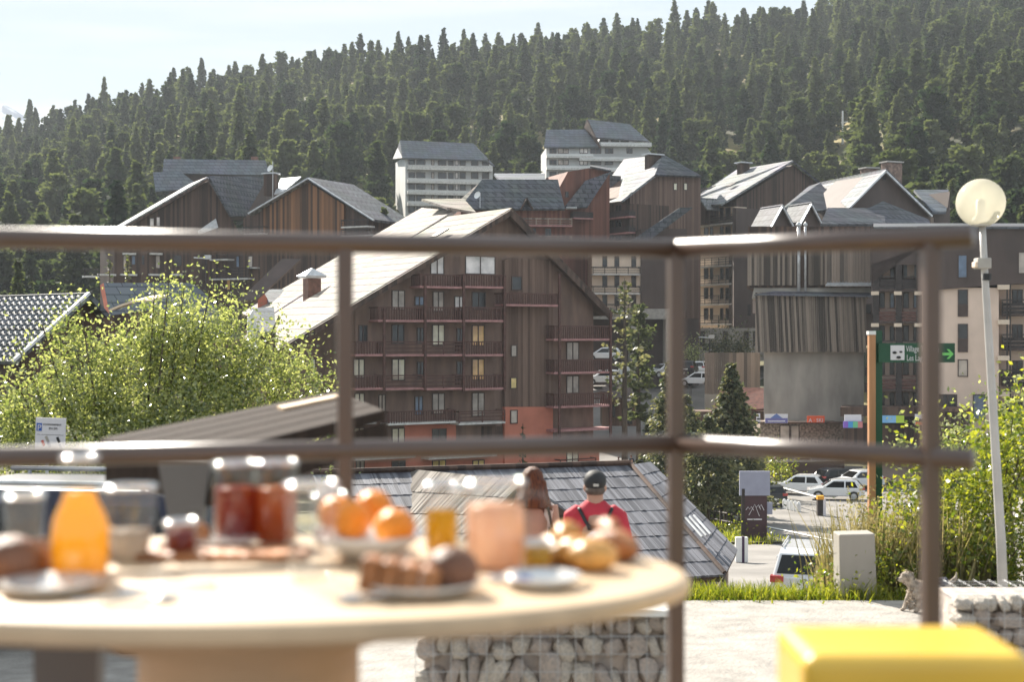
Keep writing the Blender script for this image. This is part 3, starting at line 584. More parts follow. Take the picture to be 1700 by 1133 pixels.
# shops at the foot of the hall
S = Fr('shop_row', 'low stone shop front with wooden doors under the concrete hall', 'shop', 1330, 118, 0, -12.3)
S.wall([(1262,762),(1262,703),(1400,703),(1400,762)], 4, mat('rough_stone_wall', (.30,.24,.19), .9, var=.45, scale=5, bump=1), 'stone_wall')
for x0,x1 in ((1294,1311),(1312,1327)): S.window(x0,706,x1,752,'p_grey',leaves=1)
S.box(1262,701,1400,704,-.8,0,M['boards_dark'],'lintel')
S.wall([(1285,812),(1285,770),(1402,764),(1402,812)], 3, mat('brown_retaining_wall', (.10,.062,.05), .9, var=.2, scale=.6, bump=.5), 'retaining_wall', w=-3)
S.quad([(1262,766,-3.1),(1402,763,-3.1),(1402,758,0),(1262,758,0)], M['concrete_pale'], .15, 'terrace_slab')
mb = MB(); a = S.p(1264,764,-3.3); b = S.p(1300,764,-3.3); mb.box(a[0],b[0],-3.4,-3.3,a[2]+.05,a[2]+.2); mb.build('handrail', M['white_paint'], S.root)
def panel_sign(px0, py0, px1, py1, d, label, cols, group=None, txt=None, tm=None, ts=.35, zb=-12.3, n='shop_sign', extra=None, tilt=0):
    a = U(px0, py1, d); b = U(px1, py0, d); t = thing(n, label, 'sign', ((a.x+b.x)/2, d, a.z), tilt, group); wd = (b.x-a.x)/2; h = b.z-a.z
    MB().box(-wd,wd,0,.08,0,h).build('board', cols[0], t)
    if len(cols) > 1:
        k = len(cols)-1
        for i in range(k):
            if extra == 'v': MB().box(-wd+2*wd*i/k,-wd+2*wd*(i+1)/k,-.012,0,0.02,h-.02).build('panel', cols[1+i], t)
            else: MB().box(-wd+.02,wd-.02,-.012,0,h*i/k*.55+.01,h*(i+1)/k*.55).build('panel', cols[1+i], t)
    if txt: text(txt, ts, tm, t, (0,-.02,h*.08), align='CENTER')
    return t
cm = lambda nm, c: mat(nm, c, .5, var=.03)
sg = panel_sign(1270,688,1308,703,116,'white and violet shop board with a small blue mountain, lower left of the hall',[M['signwhite'],cm('sign_violet',(.16,.15,.36))])
MB().prism([(-.5,.4),(0,.78),(.5,.4)], -.02, -.001).build('mountain_emblem', cm('emblem_blue',(.12,.18,.42)), sg); MB().box(-.7,.7,-.03,-.012,.12,.2).build('text_line', M['signwhite'], sg)
panel_sign(1340,691,1369,702,116,'small orange-red shop board reading SKI',[cm('sign_orange',(.70,.10,.03))],txt='A · SKI',tm=M['signwhite'],ts=.42)
panel_sign(1402,689,1430,700,108,'plain white shop board above a rainbow one',[M['signwhite'],M['signwhite']])
panel_sign(1400,700,1432,711,107.8,'rainbow coloured shop board right under the white one',[cm('s_base',(.2,.2,.5)),cm('s_violet',(.22,.10,.5)),cm('s_blue',(.05,.30,.62)),cm('s_green',(.15,.5,.25)),cm('s_pink',(.55,.2,.2))],extra='v')
panel_sign(1460,690,1501,703,108,'blue and lime shop board behind the green signpost',[M['green'],cm('s_sky',(.18,.42,.72)),cm('s_sky2',(.22,.46,.74)),cm('s_lime',(.45,.62,.06))],extra='v')
panel_sign(1519,688,1534,706,108,'small white framed poster with an orange foot, beside the railing post',[M['signwhite'],cm('s_or',(.7,.2,.05)),M['black']])
panel_sign(1256,687,1262,704,114,'narrow white notice with black print beside the spruce',[M['signwhite'],M['black'],M['signwhite'],M['black']])
panel_sign(1265,752,1283,765,113,'yellow-green poster leaning on the shop terrace',[cm('s_yel',(.52,.55,.04)),M['green']])
panel_sign(1287,753,1305,764,113,'red poster with a purple edge on the shop terrace',[cm('s_red',(.5,.05,.05)),M['purple']],extra=None)
panel_sign(1320,753,1345,764,113,'pale poster with dark figures on the shop terrace',[M['cream'],M['boards_brown'],M['cream']])
panel_sign(1347,755,1377,765,113,'white poster with a grey mountain strip on the shop terrace',[M['signwhite'],M['lilac']])
# kiosk with pyramid roof, and round mirror
N = Fr('kiosk', 'small dark kiosk with a pyramid roof, beside the large gabled block', 'kiosk', 1028, 140, 0, -10.8)
N.wall([(1000,708),(1000,660),(1058,660),(1058,708)], 3.4, M['boards_brown'])
a, b, ap = N.p(985,661,-1.2), N.p(1070,661,-1.2), N.p(1027,628,1.7)
MB().add([(a[0],-1.2,a[2]),(b[0],-1.2,a[2]),(b[0],4.6,a[2]),(a[0],4.6,a[2]),(ap[0],1.7,ap[2]),(a[0],-1.2,a[2]-.15),(b[0],-1.2,a[2]-.15),(b[0],4.6,a[2]-.15),(a[0],4.6,a[2]-.15)],
    [(0,1,4),(1,2,4),(2,3,4),(3,0,4),(5,6,1,0),(6,7,2,1),(7,8,3,2),(8,5,0,3),(8,7,6,5)]).build('roof', M['clad_dark'], N.root)
N.box(1036,663,1054,666,-1.3,-1.0,M['signwhite'],'lamp_strip'); N.window(1010,672,1022,694,'p_dark'); N.window(1040,672,1050,705,'p_dark',leaves=1)
t = thing('traffic_mirror', 'round traffic mirror on a pole beside the kiosk', 'mirror', U(1037,708,120))
t.location.z = -12.3; zz = U(1036,617,120).z+12.3
MB().tube([(0,0,0),(0,0,zz)], .05, 8).build('pole', M['rail_dark'], t); MB().lathe([(.01,0),(.5,.03),(.55,.0),(.55,-.1),(.01,-.12)], 20).build('mirror_disc', M['metal_pale'], t, loc=(0,-.1,zz)).rotation_euler = (R(80),0,R(20))
# ---------------------------------------------------------------- white blocks on the hill
A = Fr('white_apartment_block', 'white block with banded balconies and a grey roof, left of two above the chalets', 'building', 675, 306, 14, 18)
M['pale_wall'] = mat('recess_shaded_render', (.50,.50,.49), .85, var=.1, scale=.3); A.wall([(675,375),(675,262),(800,266),(818,276),(818,375)], 12, M['pale_wall'])  # white render greyed: shade of the balcony recesses put into the wall colour
A.quad([(668,262,-1.4),(664,233,2.6),(786,238,2.6),(808,266,-1.4)], M['roof_plain'], .4); A.quad([(808,266,-1.4),(786,238,2.6),(822,276,3)], M['roof_plain'], .4)
A.quad([(664,233,2.6),(668,262,-1.4),(652,264,12),(660,245,14)], M['roof_plain'], .4)
AL = Fr(None,'','',675,340,-70,24); AL.root = A.root
mb = MB(); q = A.p(676,262,0); q2 = A.p(676,375,0); mb.box(q[0]-.4,q[0]+.3,0.05,13,q2[2],q[2]+.4); mb.build('side_wall', M['white_wall'], A.root)
for y in (277,299,318,337): A.balcony(677,y,818,y+6, depth=1.6, slab='slab_white', rail='slab_white' if y == 277 else 'white_wall', style='solid', st=.5)
for y in (264,286,305,324,343):
    for x, wd, pm in ((678,11,'p_dark'),(691,15,'p_dark'),(716,5,'p_grey'),(727,14,'p_dark'),(744,9,'p_dark'),(755,6,'p_white'),(763,10,'p_dark'),(782,12,'p_dark'),(800,12,'p_dark')): A.window(x,y,x+wd,y+11,pm,leaves=1,fw=.15)
B = Fr('stepped_white_block', 'white stepped block with a tall grey roof peak, right of two above the chalets', 'building', 907, 285, 4, 14)
B.wall([(907,320),(907,245),(988,245),(1000,224),(1070,240),(1082,255),(1082,320)], 12, M['pale_wall'])
B.quad([(903,244,-1.2),(907,215,2.4),(980,215,2.4),(998,244,-1.2)], M['roof_plain'], .4)
B.quad([(990,228,-1.4),(976,198,2.6),(1045,206,2.6),(1076,234,-1.4)], M['roof_plain'], .4); B.quad([(1076,234,-1.4),(1045,206,2.6),(1084,240,3)], M['roof_plain'], .4)
B.quad([(990,228,-1.4),(998,246,-1.6),(972,212,2.6),(976,198,2.6)], M['boards_dark'], .3)
for x0,y,x1 in ((997,238,1082),(908,257,985),(962,262,1060),(908,277,985),(962,280,1040),(908,297,985)): B.balcony(x0,y,x1,y+5, depth=1.4, slab='slab_white', rail='white_wall', style='solid', st=.4)
for y in (246,265,285,304):
    for x, wd, pm in ((912,12,'p_dark'),(926,18,'p_grey'),(962,14,'p_white'),(980,18,'p_dark'),(1004,14,'p_dark'),(1040,10,'p_dark')): B.window(x,y,x+wd,y+9,pm,leaves=2,fw=.12)
for x, wd in ((996,14),(1014,14),(1030,14),(1050,10)): B.window(x,228,x+wd,236,'p_dark',leaves=2,fw=.12)
# low blue roofs left
Cc = Fr('long_low_chalet', 'long low chalet with blue-grey roofs and skylights, upper left in front of the forest', 'building', 350, 225, 0, 2)
Cc.wall([(280,360),(280,288),(440,288),(440,360)], 8, M['clad_dark'])
Cc.quad([(270,287,-1),(272,264,1.0),(441,266,1.0),(447,291,-1)], M['roof_plain']); Cc.quad([(258,318,-4),(254,286,-2),(300,285,-2),(335,312,-4)], M['roof_plain'])
for x,y in ((318,273),(332,273),(373,273)):
    a = Cc.p(x,y,2.6); MB().slab([(-.5,-.3,.1),(.5,-.3,.1),(.4,.5,.55),(-.4,.5,.55)], .12).build('skylight', M['slab_white'], Cc.root, loc=a)
for x in (423,294): a = Cc.p(x,275,3); MB().box(-.5,.5,-.4,.4,-1,1.4).build('chimney', M['copper'], Cc.root, loc=a)
# ---------------------------------------------------------------- left chalets D
D1 = Fr('left_gable_chalet', 'dark chalet with a long left roof slope and balconies, left one of the twin gables', 'building', 345, 165, 26, -6)
D1.wall([(190,600),(190,392),(345,301),(384,362),(400,392),(400,600)], 9, M['boards_dark'])
D1.rake([(345,293),(178,390)], 9, M['roof_dot'], w=-1, t=.3); D1.rake([(345,296),(178,393)], .2, M['boards_dark'], w=-1.2, t=.25, name='verge_board')
D1.quad([(346,292,-1),(384,359,-1.2),(408,359,1),(445,293,9)], M['roof_dark'])
D1.quad([(328,384,-1.6),(358,363,-1.6),(362,378,-1.6),(330,390,-1.6)], M['metal_pale'], .1, 'flashing')
for x0,y0,x1,y1,pm in ((248,362,256,376,'p_white'),(259,360,266,376,'p_white'),(218,424,225,440,'p_blue'),(258,424,266,446,'p_grey'),(288,424,302,442,'p_dark'),(235,424,240,440,'p_dark'),(204,424,210,448,'p_grey')): D1.window(x0,y0,x1,y1,pm,leaves=1)
for x0,x1,y in ((138,160,461),(163,193,458),(248,272,458),(285,303,458),(201,228,458),(205,226,423),(250,270,423)): D1.box(x0,y-3,x1,y,-.7,0,M['slab_white'],'balcony')
D1.balcony(140,446,165,461, depth=1.2, slab='slab_white', rail='rail_dark', style='bars')
D2 = Fr('right_gable_chalet', 'chalet with a weathered golden-brown gable and grey slate slope, right one of the twin gables', 'building', 511, 160, -28, -6)
D2.wall([(404,600),(404,363),(511,301),(612,365),(612,600)], 9, M['boards_dark'])
D2.wall([(435,392),(435,345),(445,338),(511,302),(571,340),(571,392)], .3, M['boards_gold'], 'weathered_boards', w=-.3)
D2.rake([(511,294),(620,364)], 9, M['roof_dark'], w=-1, t=.3); D2.rake([(411,353),(511,294)], 9, M['roof_dot'], w=-1, t=.3)
D2.rake([(411,354),(511,295),(620,365)], .25, M['metal_pale'], w=-1.2, t=.12, name='verge_board')
D2.quad([(466,296,9),(500,293,9),(470,318,2),(455,322,2)], M['metal_pale'], .15, 'flashing')
for x0,x1,yr,ys_ in ((404,436,376,390),(566,612,364,378),(566,618,380,393),(322,378,416,433),(322,412,446,465)): D2.balcony(x0,yr,x1,ys_, depth=1.2, slab='slab_white', rail='rail_dark', style='bars')
D2.wall([(320,600),(320,405),(404,405),(404,600)], 6, M['clad_dark'], w=.5)
for x0,y0,x1,y1,pm in ((355,463,363,482,'p_orange'),(366,463,372,482,'p_cream'),(375,463,383,482,'p_orange'),(412,425,420,444,'p_grey'),(392,425,398,444,'p_blue'),(358,497,378,505,'p_orange'),(385,497,395,505,'p_orange'),(345,430,352,444,'p_grey')): D2.window(x0,y0,x1,y1,pm,leaves=1,w=.48 if x1 < 404 else 0)
D2.box(410,444,426,446,-.6,0,M['slab_white'],'sill')
a = D2.p(450,300,4); c = MB().box(-.7,.7,-.5,.5,-1.8,.7).build('chimney', M['boards_dark'], D2.root, loc=a); MB().box(-.9,.9,-.7,.7,.75,.9).build('chimney_cap', M['metal_pale'], c)
# lower roofs between bush and chalets
Q1 = Fr('slate_roof_house', 'house with a wide blue-grey roof rising behind the leafy shrub', 'building', 260, 95, 0, -10)
Q1.wall([(184,640),(184,548),(386,563),(386,640)], 7, M['boards_brown'])
Q1.quad([(186,545,-1.5),(172,470,1.2),(320,470,1.2),(345,492,.6),(392,562,-1.5)], M['roof_plain']); Q1.quad([(186,545,-1.5),(180,548,-1.5),(166,474,1.2),(172,470,1.2)], M['salmon'], .2, 'verge_board')
Q2 = Fr('curved_roof_shelter', 'pale curved sheet roof peeking over the shrub', 'shelter', 215, 80, 0, -9)
mb = MB(); pts = [Q2.p(180+k*7, 520-22*math.sin(math.pi*(.08+.5*k/10)), 0) for k in range(11)]
for p0, p1 in zip(pts, pts[1:]): mb.slab([(p0[0],0,p0[2]),(p1[0],0,p1[2]),(p1[0],4,p1[2]+.4),(p0[0],4,p0[2]+.4)], .12)
mb.build('roof', M['cream'], Q2.root); Q2.wall([(184,640),(184,524),(250,515),(250,640)], 3.5, M['boards_dark'], w=.3)
Q3 = Fr('white_sided_hut', 'small hut with a white side wall and grey roof behind the shrub tip', 'hut', 430, 90, 20, -9)
Q3.wall([(412,620),(412,528),(420,515),(428,550),(428,620)], .4, M['white_wall'], w=0); Q3.quad([(430,552,-.5),(417,512,3),(455,510,3.5),(458,550,-.5)], M['roof_plain']); Q3.wall([(430,640),(430,552),(458,550),(458,640)], 3, M['boards_dark'])
Q4 = Fr('copper_edged_chalet', 'small chalet with a copper-coloured gable front and grey roof left of the chimney', 'building', 450, 120, 10, -8)
Q4.wall([(428,600),(428,500),(437,484),(446,500),(446,600)], 4, M['salmon'], w=0); Q4.quad([(446,502,-.6),(436,481,2),(500,480,3),(506,500,-.6)], M['roof_plain']); Q4.wall([(446,600),(446,502),(506,500),(506,600)], 3.5, M['boards_dark'], w=.2)
Q4.quad([(395,500,-4),(425,498,-4),(500,430,0),(468,430,0)], M['clad_dark'], .2)
# ---------------------------------------------------------------- near left house with snow-guard roof
L = Fr('snow_guard_house', 'near dark house with a blue metal roof covered in rows of snow guards, left edge', 'house', 150, 45, 50, -7)
L.wall([(35,700),(35,590),(150,492),(196,540),(196,700)], 15, M['boards_dark'])
lr = L.rake([(150,486),(22,600)], 16, M['roof_plain'], w=-.5, t=.15)
L.rake([(150,486),(182,522)], 16, M['roof_dark'], w=-.5, t=.15)
L.rake([(149,485),(21,599)], .14, M['metal_pale'], w=-.66, t=.08, name='verge_trim')
p0 = Vector(L.p(150,486,-.5)); p1 = Vector(L.p(22,600,-.5)); dv = p1-p0; ln = dv.length; dv.normalize(); nr = dv.cross(Vector((0,1,0))); nr = nr if nr.z > 0 else -nr
mb = MB(); rows = 13
for r_ in range(rows):
    c = p0 + dv*(ln*(r_+.7)/rows)
    for k in range(44):
        y = -.3 + k*.36 + (.18 if r_ % 2 else 0); q = Vector((c.x, y, c.z)) + nr*.01
        e = q + dv*.02
        mb.add([q-Vector((0,.1,0)), q+Vector((0,.1,0)), q+Vector((0,.1,0))+nr*.07, q-Vector((0,.1,0))+nr*.07, e-Vector((0,.1,0))+dv*.05, e+Vector((0,.1,0))+dv*.05],
               [(0,1,2,3),(3,2,5,4)])
o = mb.build('snow_guards', M['roof_plain'], L.root); o['kind'] = 'stuff'
mb = MB()
for r_ in range(rows):
    c = p0 + dv*(ln*r_/rows) + nr*.012; e = c + dv*.03 + nr*.03; mb.add([(c.x,-.5,c.z),(c.x,15.4,c.z),(e.x,15.4,e.z),(e.x,-.5,e.z)], [(0,1,2,3),(3,2,1,0)])
mb.build('course_edge', M['metal_pale'], L.root)

# ---------------------------------------------------------------- shingled pavilion in the middle ground
PV = thing('shingle_pavilion', 'low pavilion with overlapping wooden shingle roof right below the terrace', 'pavilion', (0,0,0))
def shmat(name, c1, c2, rough):
    m = NT(name); m.p.inputs['Roughness'].default_value = rough; m.p.inputs['Specular IOR Level'].default_value = .5 if rough < .7 else .1; g = m.n('ShaderNodeNewGeometry'); r = m.n('ShaderNodeValToRGB'); r.color_ramp.elements[0].color = (*c1,1); r.color_ramp.elements[1].color = (*c2,1)
    nz = m.n('ShaderNodeTexNoise', Scale=1.1, Detail=6); m.l(g.outputs['Position'], nz.inputs['Vector']); mi = m.n('ShaderNodeMix', data_type='FLOAT'); mi.inputs[0].default_value = .6
    m.l(nz.outputs['Fac'], mi.inputs[2]); m.l(g.outputs['Random Per Island'], mi.inputs[3]); m.l(mi.outputs[0], r.inputs[0]); r.color_ramp.elements[0].position = .15; r.color_ramp.elements[1].position = .9; m.l(r.outputs[0], m.p.inputs['Base Color']); return m.mat
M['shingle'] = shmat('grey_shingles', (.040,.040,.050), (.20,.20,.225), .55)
M['shingle_w'] = shmat('sunlit_grey_shingles', (.09,.078,.068), (.40,.36,.32), .85)  # paler copy of the grey shingles: sunlight put into the sunward face
def shingle_face(tl, tr, br, bl, rows, pw, mt, name):
    tl, tr, br, bl = map(Vector, (tl, tr, br, bl)); mb = MB(); nr = (tr-tl).cross(bl-tl).normalized(); nr = nr if nr.z > 0 else -nr
    for r_ in range(rows):
        t0, t1 = r_/rows, (r_+1.03)/rows
        a0 = tl.lerp(bl, t0); b0 = tr.lerp(br, t0); a1 = tl.lerp(bl, t1); b1 = tr.lerp(br, t1); n = max(3, int((b0-a0).length/pw)); u = 0
        while u < 1:
            
            du = random.uniform(.55, 1.5)/n; u1 = min(1, u+du*.95); j = random.uniform(-.006,.008); hgt = random.uniform(.018,.036)
            q = [a0.lerp(b0,u)+nr*.012, a0.lerp(b0,u1)+nr*.012, a1.lerp(b1,u1)+nr*hgt+(a1-a0)*j, a1.lerp(b1,u)+nr*hgt+(a1-a0)*j]
            lo = [p-nr*.05 for p in q]
            mb.add(q+lo, [(0,3,2,1),(3,7,6,2),(0,4,7,3),(1,2,6,5)]); u += du
    o = mb.build(name, mt, PV); o['kind'] = 'stuff'
    o2 = MB().slab([tl-nr*.03,tr-nr*.03,br-nr*.03,bl-nr*.03], .12).build('roof_deck', M['boards_dark'], PV); return o
tl, tr, br = U(520,789,32.2), U(1046,773,34), U(1203,956,29.2); bl = br-(tr-tl)*1.02
shingle_face(tl, tr, br, bl, 9, .052, M['shingle'], 'shingles')
shingle_face(tr, U(1080,768,34.6), U(1224,914,30.4), br+Vector((0,0,.01)), 9, .052, M['shingle'], 'shingles')
pk0, pk1 = U(672,779,33.0), U(872,799,30.3)
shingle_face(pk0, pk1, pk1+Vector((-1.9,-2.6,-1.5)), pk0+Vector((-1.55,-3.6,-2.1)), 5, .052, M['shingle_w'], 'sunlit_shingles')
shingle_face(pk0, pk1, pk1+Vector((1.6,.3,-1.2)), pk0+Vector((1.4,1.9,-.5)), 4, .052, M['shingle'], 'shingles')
MB().tube([tl+Vector((0,0,.06)), tr+Vector((0,0,.06))], .07, 6).tube([tr+Vector((0,0,.05)), br+Vector((0,0,.05))], .05, 6).build('ridge_board', M['boards_dark'], PV)
MB().slab([tl,tr,tr+Vector((1.3,4.2,-2.2)),tl+Vector((1.3,4.2,-2.2))], .1).build('rear_roof', M['shingle'], PV)
mb = MB(); q = [bl+Vector((.5,.9,-.1)), br+Vector((-.5,.7,-.1)), br+Vector((.9,5.4,-.1)), bl+Vector((1.5,6,-.1))]
vs = q + [Vector((p.x,p.y,-7.4)) for p in q]; mb.add(vs, [(0,1,5,4),(1,2,6,5),(2,3,7,6),(3,0,4,7)]); mb.build('wall', M['boards_pale'], PV)
rv = MB()
for k in range(3): a = U(1138+k*7,868-k*2,30.9); b = U(1166+k*7,900-k*2,30.2); rv.tube([a+Vector((0,0,.1)),b+Vector((0,0,.1))], .03, 5)
rv.build('snow_rail', M['metal_pale'], PV)
# ---------------------------------------------------------------- conifers
def conifer_mesh(H, Rm, nbr, per, size, kind_, seed, base=.12):
    """branches all round the stem carrying small drooping needle clumps; kind_: 'spire' or 'round'"""
    g = np.random.default_rng(seed); P = []; D = []
    t = np.sort(g.uniform(base, .985, nbr)); ang = np.arange(nbr)*2.399963 + g.uniform(-.6,.6,nbr)
    u = (t-base)/(1-base)
    if kind_ == 'spire': prof = (1-u)**.85*np.minimum(1, .55+u*4)
    elif kind_ == 'round': prof = np.sqrt(np.clip(1-(np.abs(u-.38)/.66)**2.2, .0, 1))*(.62+.38*np.sin(u*17+seed)*.6)
    else: prof = (1-u)**.6*np.minimum(1, .4+u*5)*(.75+.25*np.sin(u*23+seed))
    ln = Rm*np.clip(prof, .07, 1)*g.uniform(.62,1.12,nbr)
    for i in range(nbr):
        n = max(2, int(per*(.35+.65*ln[i]/Rm))); s = np.sqrt(g.uniform(.05,1,n))*ln[i]
        droop = (.32 if kind_ == 'spire' else -.12)
        wob = g.normal(0, .10*size*2+.05*ln[i], (n,3)); dx, dy = math.cos(ang[i]), math.sin(ang[i])
        P.append(np.stack([s*dx, s*dy, t[i]*H - droop*s*(s/Rm)*.8 + (.1*s if kind_ != 'spire' else 0)],1)+wob); D.append(np.repeat([[dx,dy,-.35 if kind_ == 'spire' else .25]], n, 0))
    P = np.concatenate(P); D = np.concatenate(D)+g.normal(0,.45,P.shape); D /= np.linalg.norm(D,axis=1)[:,None]
    Q = np.cross(D, g.normal(0,1,P.shape)+[0,0,1.2]); Q /= np.linalg.norm(Q,axis=1)[:,None]
    L = (size*g.uniform(.7,1.4,len(P)))[:,None]; W = L*.5
    V = np.stack([P-D*L*.6, P+Q*W, P+D*L*.7, P-Q*W],1).reshape(-1,3); n = len(P)
    return V, np.arange(4*n).reshape(n,4)
def conifer(name, label, H, Rm, nbr, per, size, kd, seed, m, base=.12, group=None, cat='tree'):
    t = thing(name, label, cat, group=group)
    V, Fc = conifer_mesh(H, Rm, nbr, per, size, kd, seed, base); mesh_np('crown', V, Fc, m, t)
    MB().tube([(0,0,-1.2),(0,0,H*.5),(0,0,H*.97)], [H*.017,H*.011,.02], 6).build('trunk', M['bark'], t); return t
protos = [conifer('conifer','',12,3.0,220,12,.56,'spire',1,M['needle']), conifer('conifer','',11,3.4,210,13,.58,'round',2,M['needle']),
          conifer('conifer','',13,2.7,230,11,.56,'mixed',3,M['needle']), conifer('conifer','',10.5,3.5,210,13,.58,'round',5,M['needle']),
          conifer('conifer','',14,2.9,240,12,.56,'spire',8,M['needle']), conifer('conifer','',11.5,3.2,220,12,.58,'mixed',13,M['needle'])]
KN = ['spire shaped conifer','rounded bushy conifer','slender conifer','broad round conifer','tall pointed conifer','ragged conifer']
spots = []
y = 196.0
while y < 640:
    st = 8.1 + (y-196)*.0035; x = -.42*y-10
    while x < .42*y+10:
        xx = x+random.uniform(-.45,.45)*st; yy = y+random.uniform(-.45,.45)*st; px = CX+FPX*xx/yy; x += st
        y0 = 200 + 16*sstep(200,600,px) - 42*sstep(1250,1550,px)
        if yy < y0: continue
        z = gz(xx, yy); pyb = HY - z*FPX/yy; k = random.randrange(6); h = random.choice((.7,.85,1,1.1,1.25,1.45))*random.uniform(.9,1.1)*(1.12 if yy < 330 else 1)
        if 640 < px < 832 and yy < 316: continue
        if 893 < px < 1096 and yy < 298: continue
        if 245 < px < 452 and yy < 236: continue
        if 1384 < px < 1424 and 250 < yy < 352: continue
        if 1432 <= px < 1475 and 300 < yy < 330: continue
        if 1150 < px < 1500 and yy < 236 and random.random() < .5: continue
        spots.append((yy, xx, z, k, h, px))
    y += st*.92
xr = .235
y = 160.0
while y < 206:       # the wood comes further down the slope at the right
    x = .275*y
    while x < .42*y:
        xx = x+random.uniform(-2,2); yy = y+random.uniform(-2,2); x += 6
        if not (CX+FPX*xx/yy < 1590 and yy < 185): spots.append((yy, xx, gz(xx,yy), random.randrange(6), random.uniform(1.05,1.45), CX+FPX*xx/yy))
    y += 6
y = 150.0
while y < 200:       # and on the left, behind the near house
    x = -.44*y
    while x < -.285*y:
        xx = x+random.uniform(-2,2); yy = y+random.uniform(-2,2); x += 5.5
        px = CX+FPX*xx/yy
        if px < 135 : spots.append((yy, xx, gz(xx,yy), random.randrange(6), random.uniform(.7,1.05), px))
    y += 6
spots.sort()
COLS = [(60,'at the left edge'),(150,'left of the twin gables'),(245,'above the left twin gable'),(345,'above the long chalet, left half'),(452,'above the long chalet, right half'),(560,'above the golden gable'),(650,'left of the white block'),(745,'above the white block, left half'),(832,'above the white block, right half'),(905,'between the two white blocks'),
    (1000,'above the stepped white block'),(1100,'right of the stepped white block'),(1200,'above the bright dotted roof'),(1300,'above the dark wood gable'),(1390,'left of the lift pylon'),(1470,'right of the lift pylon'),(1580,'above the stone chimneys'),(1665,'behind the globe lamp'),(9999,'at the right edge')]
ROWS = [(200,'very low down'),(213,'in the lowest row'),(226,'in the second row'),(240,'in the third row'),(258,'a little up the slope'),(999,'higher on the slope')]
vis = [s for s in spots if -40 < s[5] < 1740]; near = vis[:300]; ns_ = set(near); rest = [s for s in spots if s not in ns_]
first = [True]*6; named = {}
for yy, xx, z, k, h, px in near:
    c = next(t for l, t in COLS if px < l); r = next(t for l, t in ROWS if yy < l); lab = f'{KN[k]} {r}, {c}'
    if first[k]: o = protos[k]; first[k] = False
    else: o = dup(protos[k])
    o.location = (xx, yy, z-.3); o.rotation_euler = (random.uniform(-.03,.03), random.uniform(-.03,.03), random.uniform(0,6.28)); o.scale = (h*random.uniform(.9,1.15),)*2+(h,)
    o['group'] = 'conifers on the lower slope'; named.setdefault(lab, []).append((px, o))
for lab, ls in named.items():
    ls.sort(key=lambda q: q[0]); n = len(ls)
    for i, (px, o) in enumerate(ls): o['label'] = lab if n == 1 else lab + (', left one' if i == 0 else ', right one' if i == n-1 else ', middle one' if n == 3 else ', %s from left' % ('second','third','fourth','fifth','sixth','seventh')[min(5,i-1)])
# the wood higher up: one object that instances the same crowns
me = bpy.data.meshes.new('forest'); me.from_pydata([(s[1], s[0], s[2]-.3) for s in rest], [], [])
at = me.attributes.new('siz', 'FLOAT', 'POINT'); at.data.foreach_set('value', [s[4]*1.0 for s in rest])
at = me.attributes.new('rot', 'FLOAT', 'POINT'); at.data.foreach_set('value', [random.uniform(0,6.28) for s in rest])
at = me.attributes.new('idx', 'INT', 'POINT'); at.data.foreach_set('value', [s[3] for s in rest])
fo = bpy.data.objects.new('forest', me); C.objects.link(fo); fo['kind'] = 'stuff'; fo['label'] = 'dense conifer wood covering the upper slope to the ridge'; fo['category'] = 'forest'
ng = bpy.data.node_groups.new('forest', 'GeometryNodeTree'); ng.interface.new_socket('Geometry', in_out='INPUT', socket_type='NodeSocketGeometry'); ng.interface.new_socket('Geometry', in_out='OUTPUT', socket_type='NodeSocketGeometry')
gi = ng.nodes.new('NodeGroupInput'); go = ng.nodes.new('NodeGroupOutput'); jo = ng.nodes.new('GeometryNodeGeometryToInstance')
ins = ng.nodes.new('GeometryNodeInstanceOnPoints'); ins.inputs['Pick Instance'].default_value = True
for pr in reversed(protos):
    crown = [c for c in pr.children if c.name.startswith('crown')][0]
    oi = ng.nodes.new('GeometryNodeObjectInfo'); oi.inputs['Object'].default_value = crown; oi.transform_space = 'ORIGINAL'; ng.links.new(oi.outputs['Geometry'], jo.inputs[0])
def att(n, ty): a = ng.nodes.new('GeometryNodeInputNamedAttribute'); a.data_type = ty; a.inputs[0].default_value = n; return a.outputs[0]
cx = ng.nodes.new('ShaderNodeCombineXYZ'); ng.links.new(att('rot','FLOAT'), cx.inputs[2])
ng.links.new(gi.outputs[0], ins.inputs['Points']); ng.links.new(jo.outputs[0], ins.inputs['Instance']); ng.links.new(att('idx','INT'), ins.inputs['Instance Index'])
ng.links.new(cx.outputs[0], ins.inputs['Rotation']); ng.links.new(att('siz','FLOAT'), ins.inputs['Scale']); ng.links.new(ins.outputs[0], go.inputs[0])
fo.modifiers.new('scatter', 'NODES').node_group = ng
# dark pitch under the forest skyline: single tall tree left
for px, top, d, lab in ((172,128,560,'lone tall narrow conifer standing above the ridge line at the left'),(282,120,560,'second tall narrow conifer above the ridge line, right of the lone one')):
    o = dup(protos[4]); x = (px-CX)/FPX*d; z = gz(x,d); H = (HY-top)/FPX*d - z; o.location = (x,d,z); o.scale = (H/14*.7,H/14*.7,H/14); o['label'] = lab; o['group'] = 'tall conifers on the ridge'
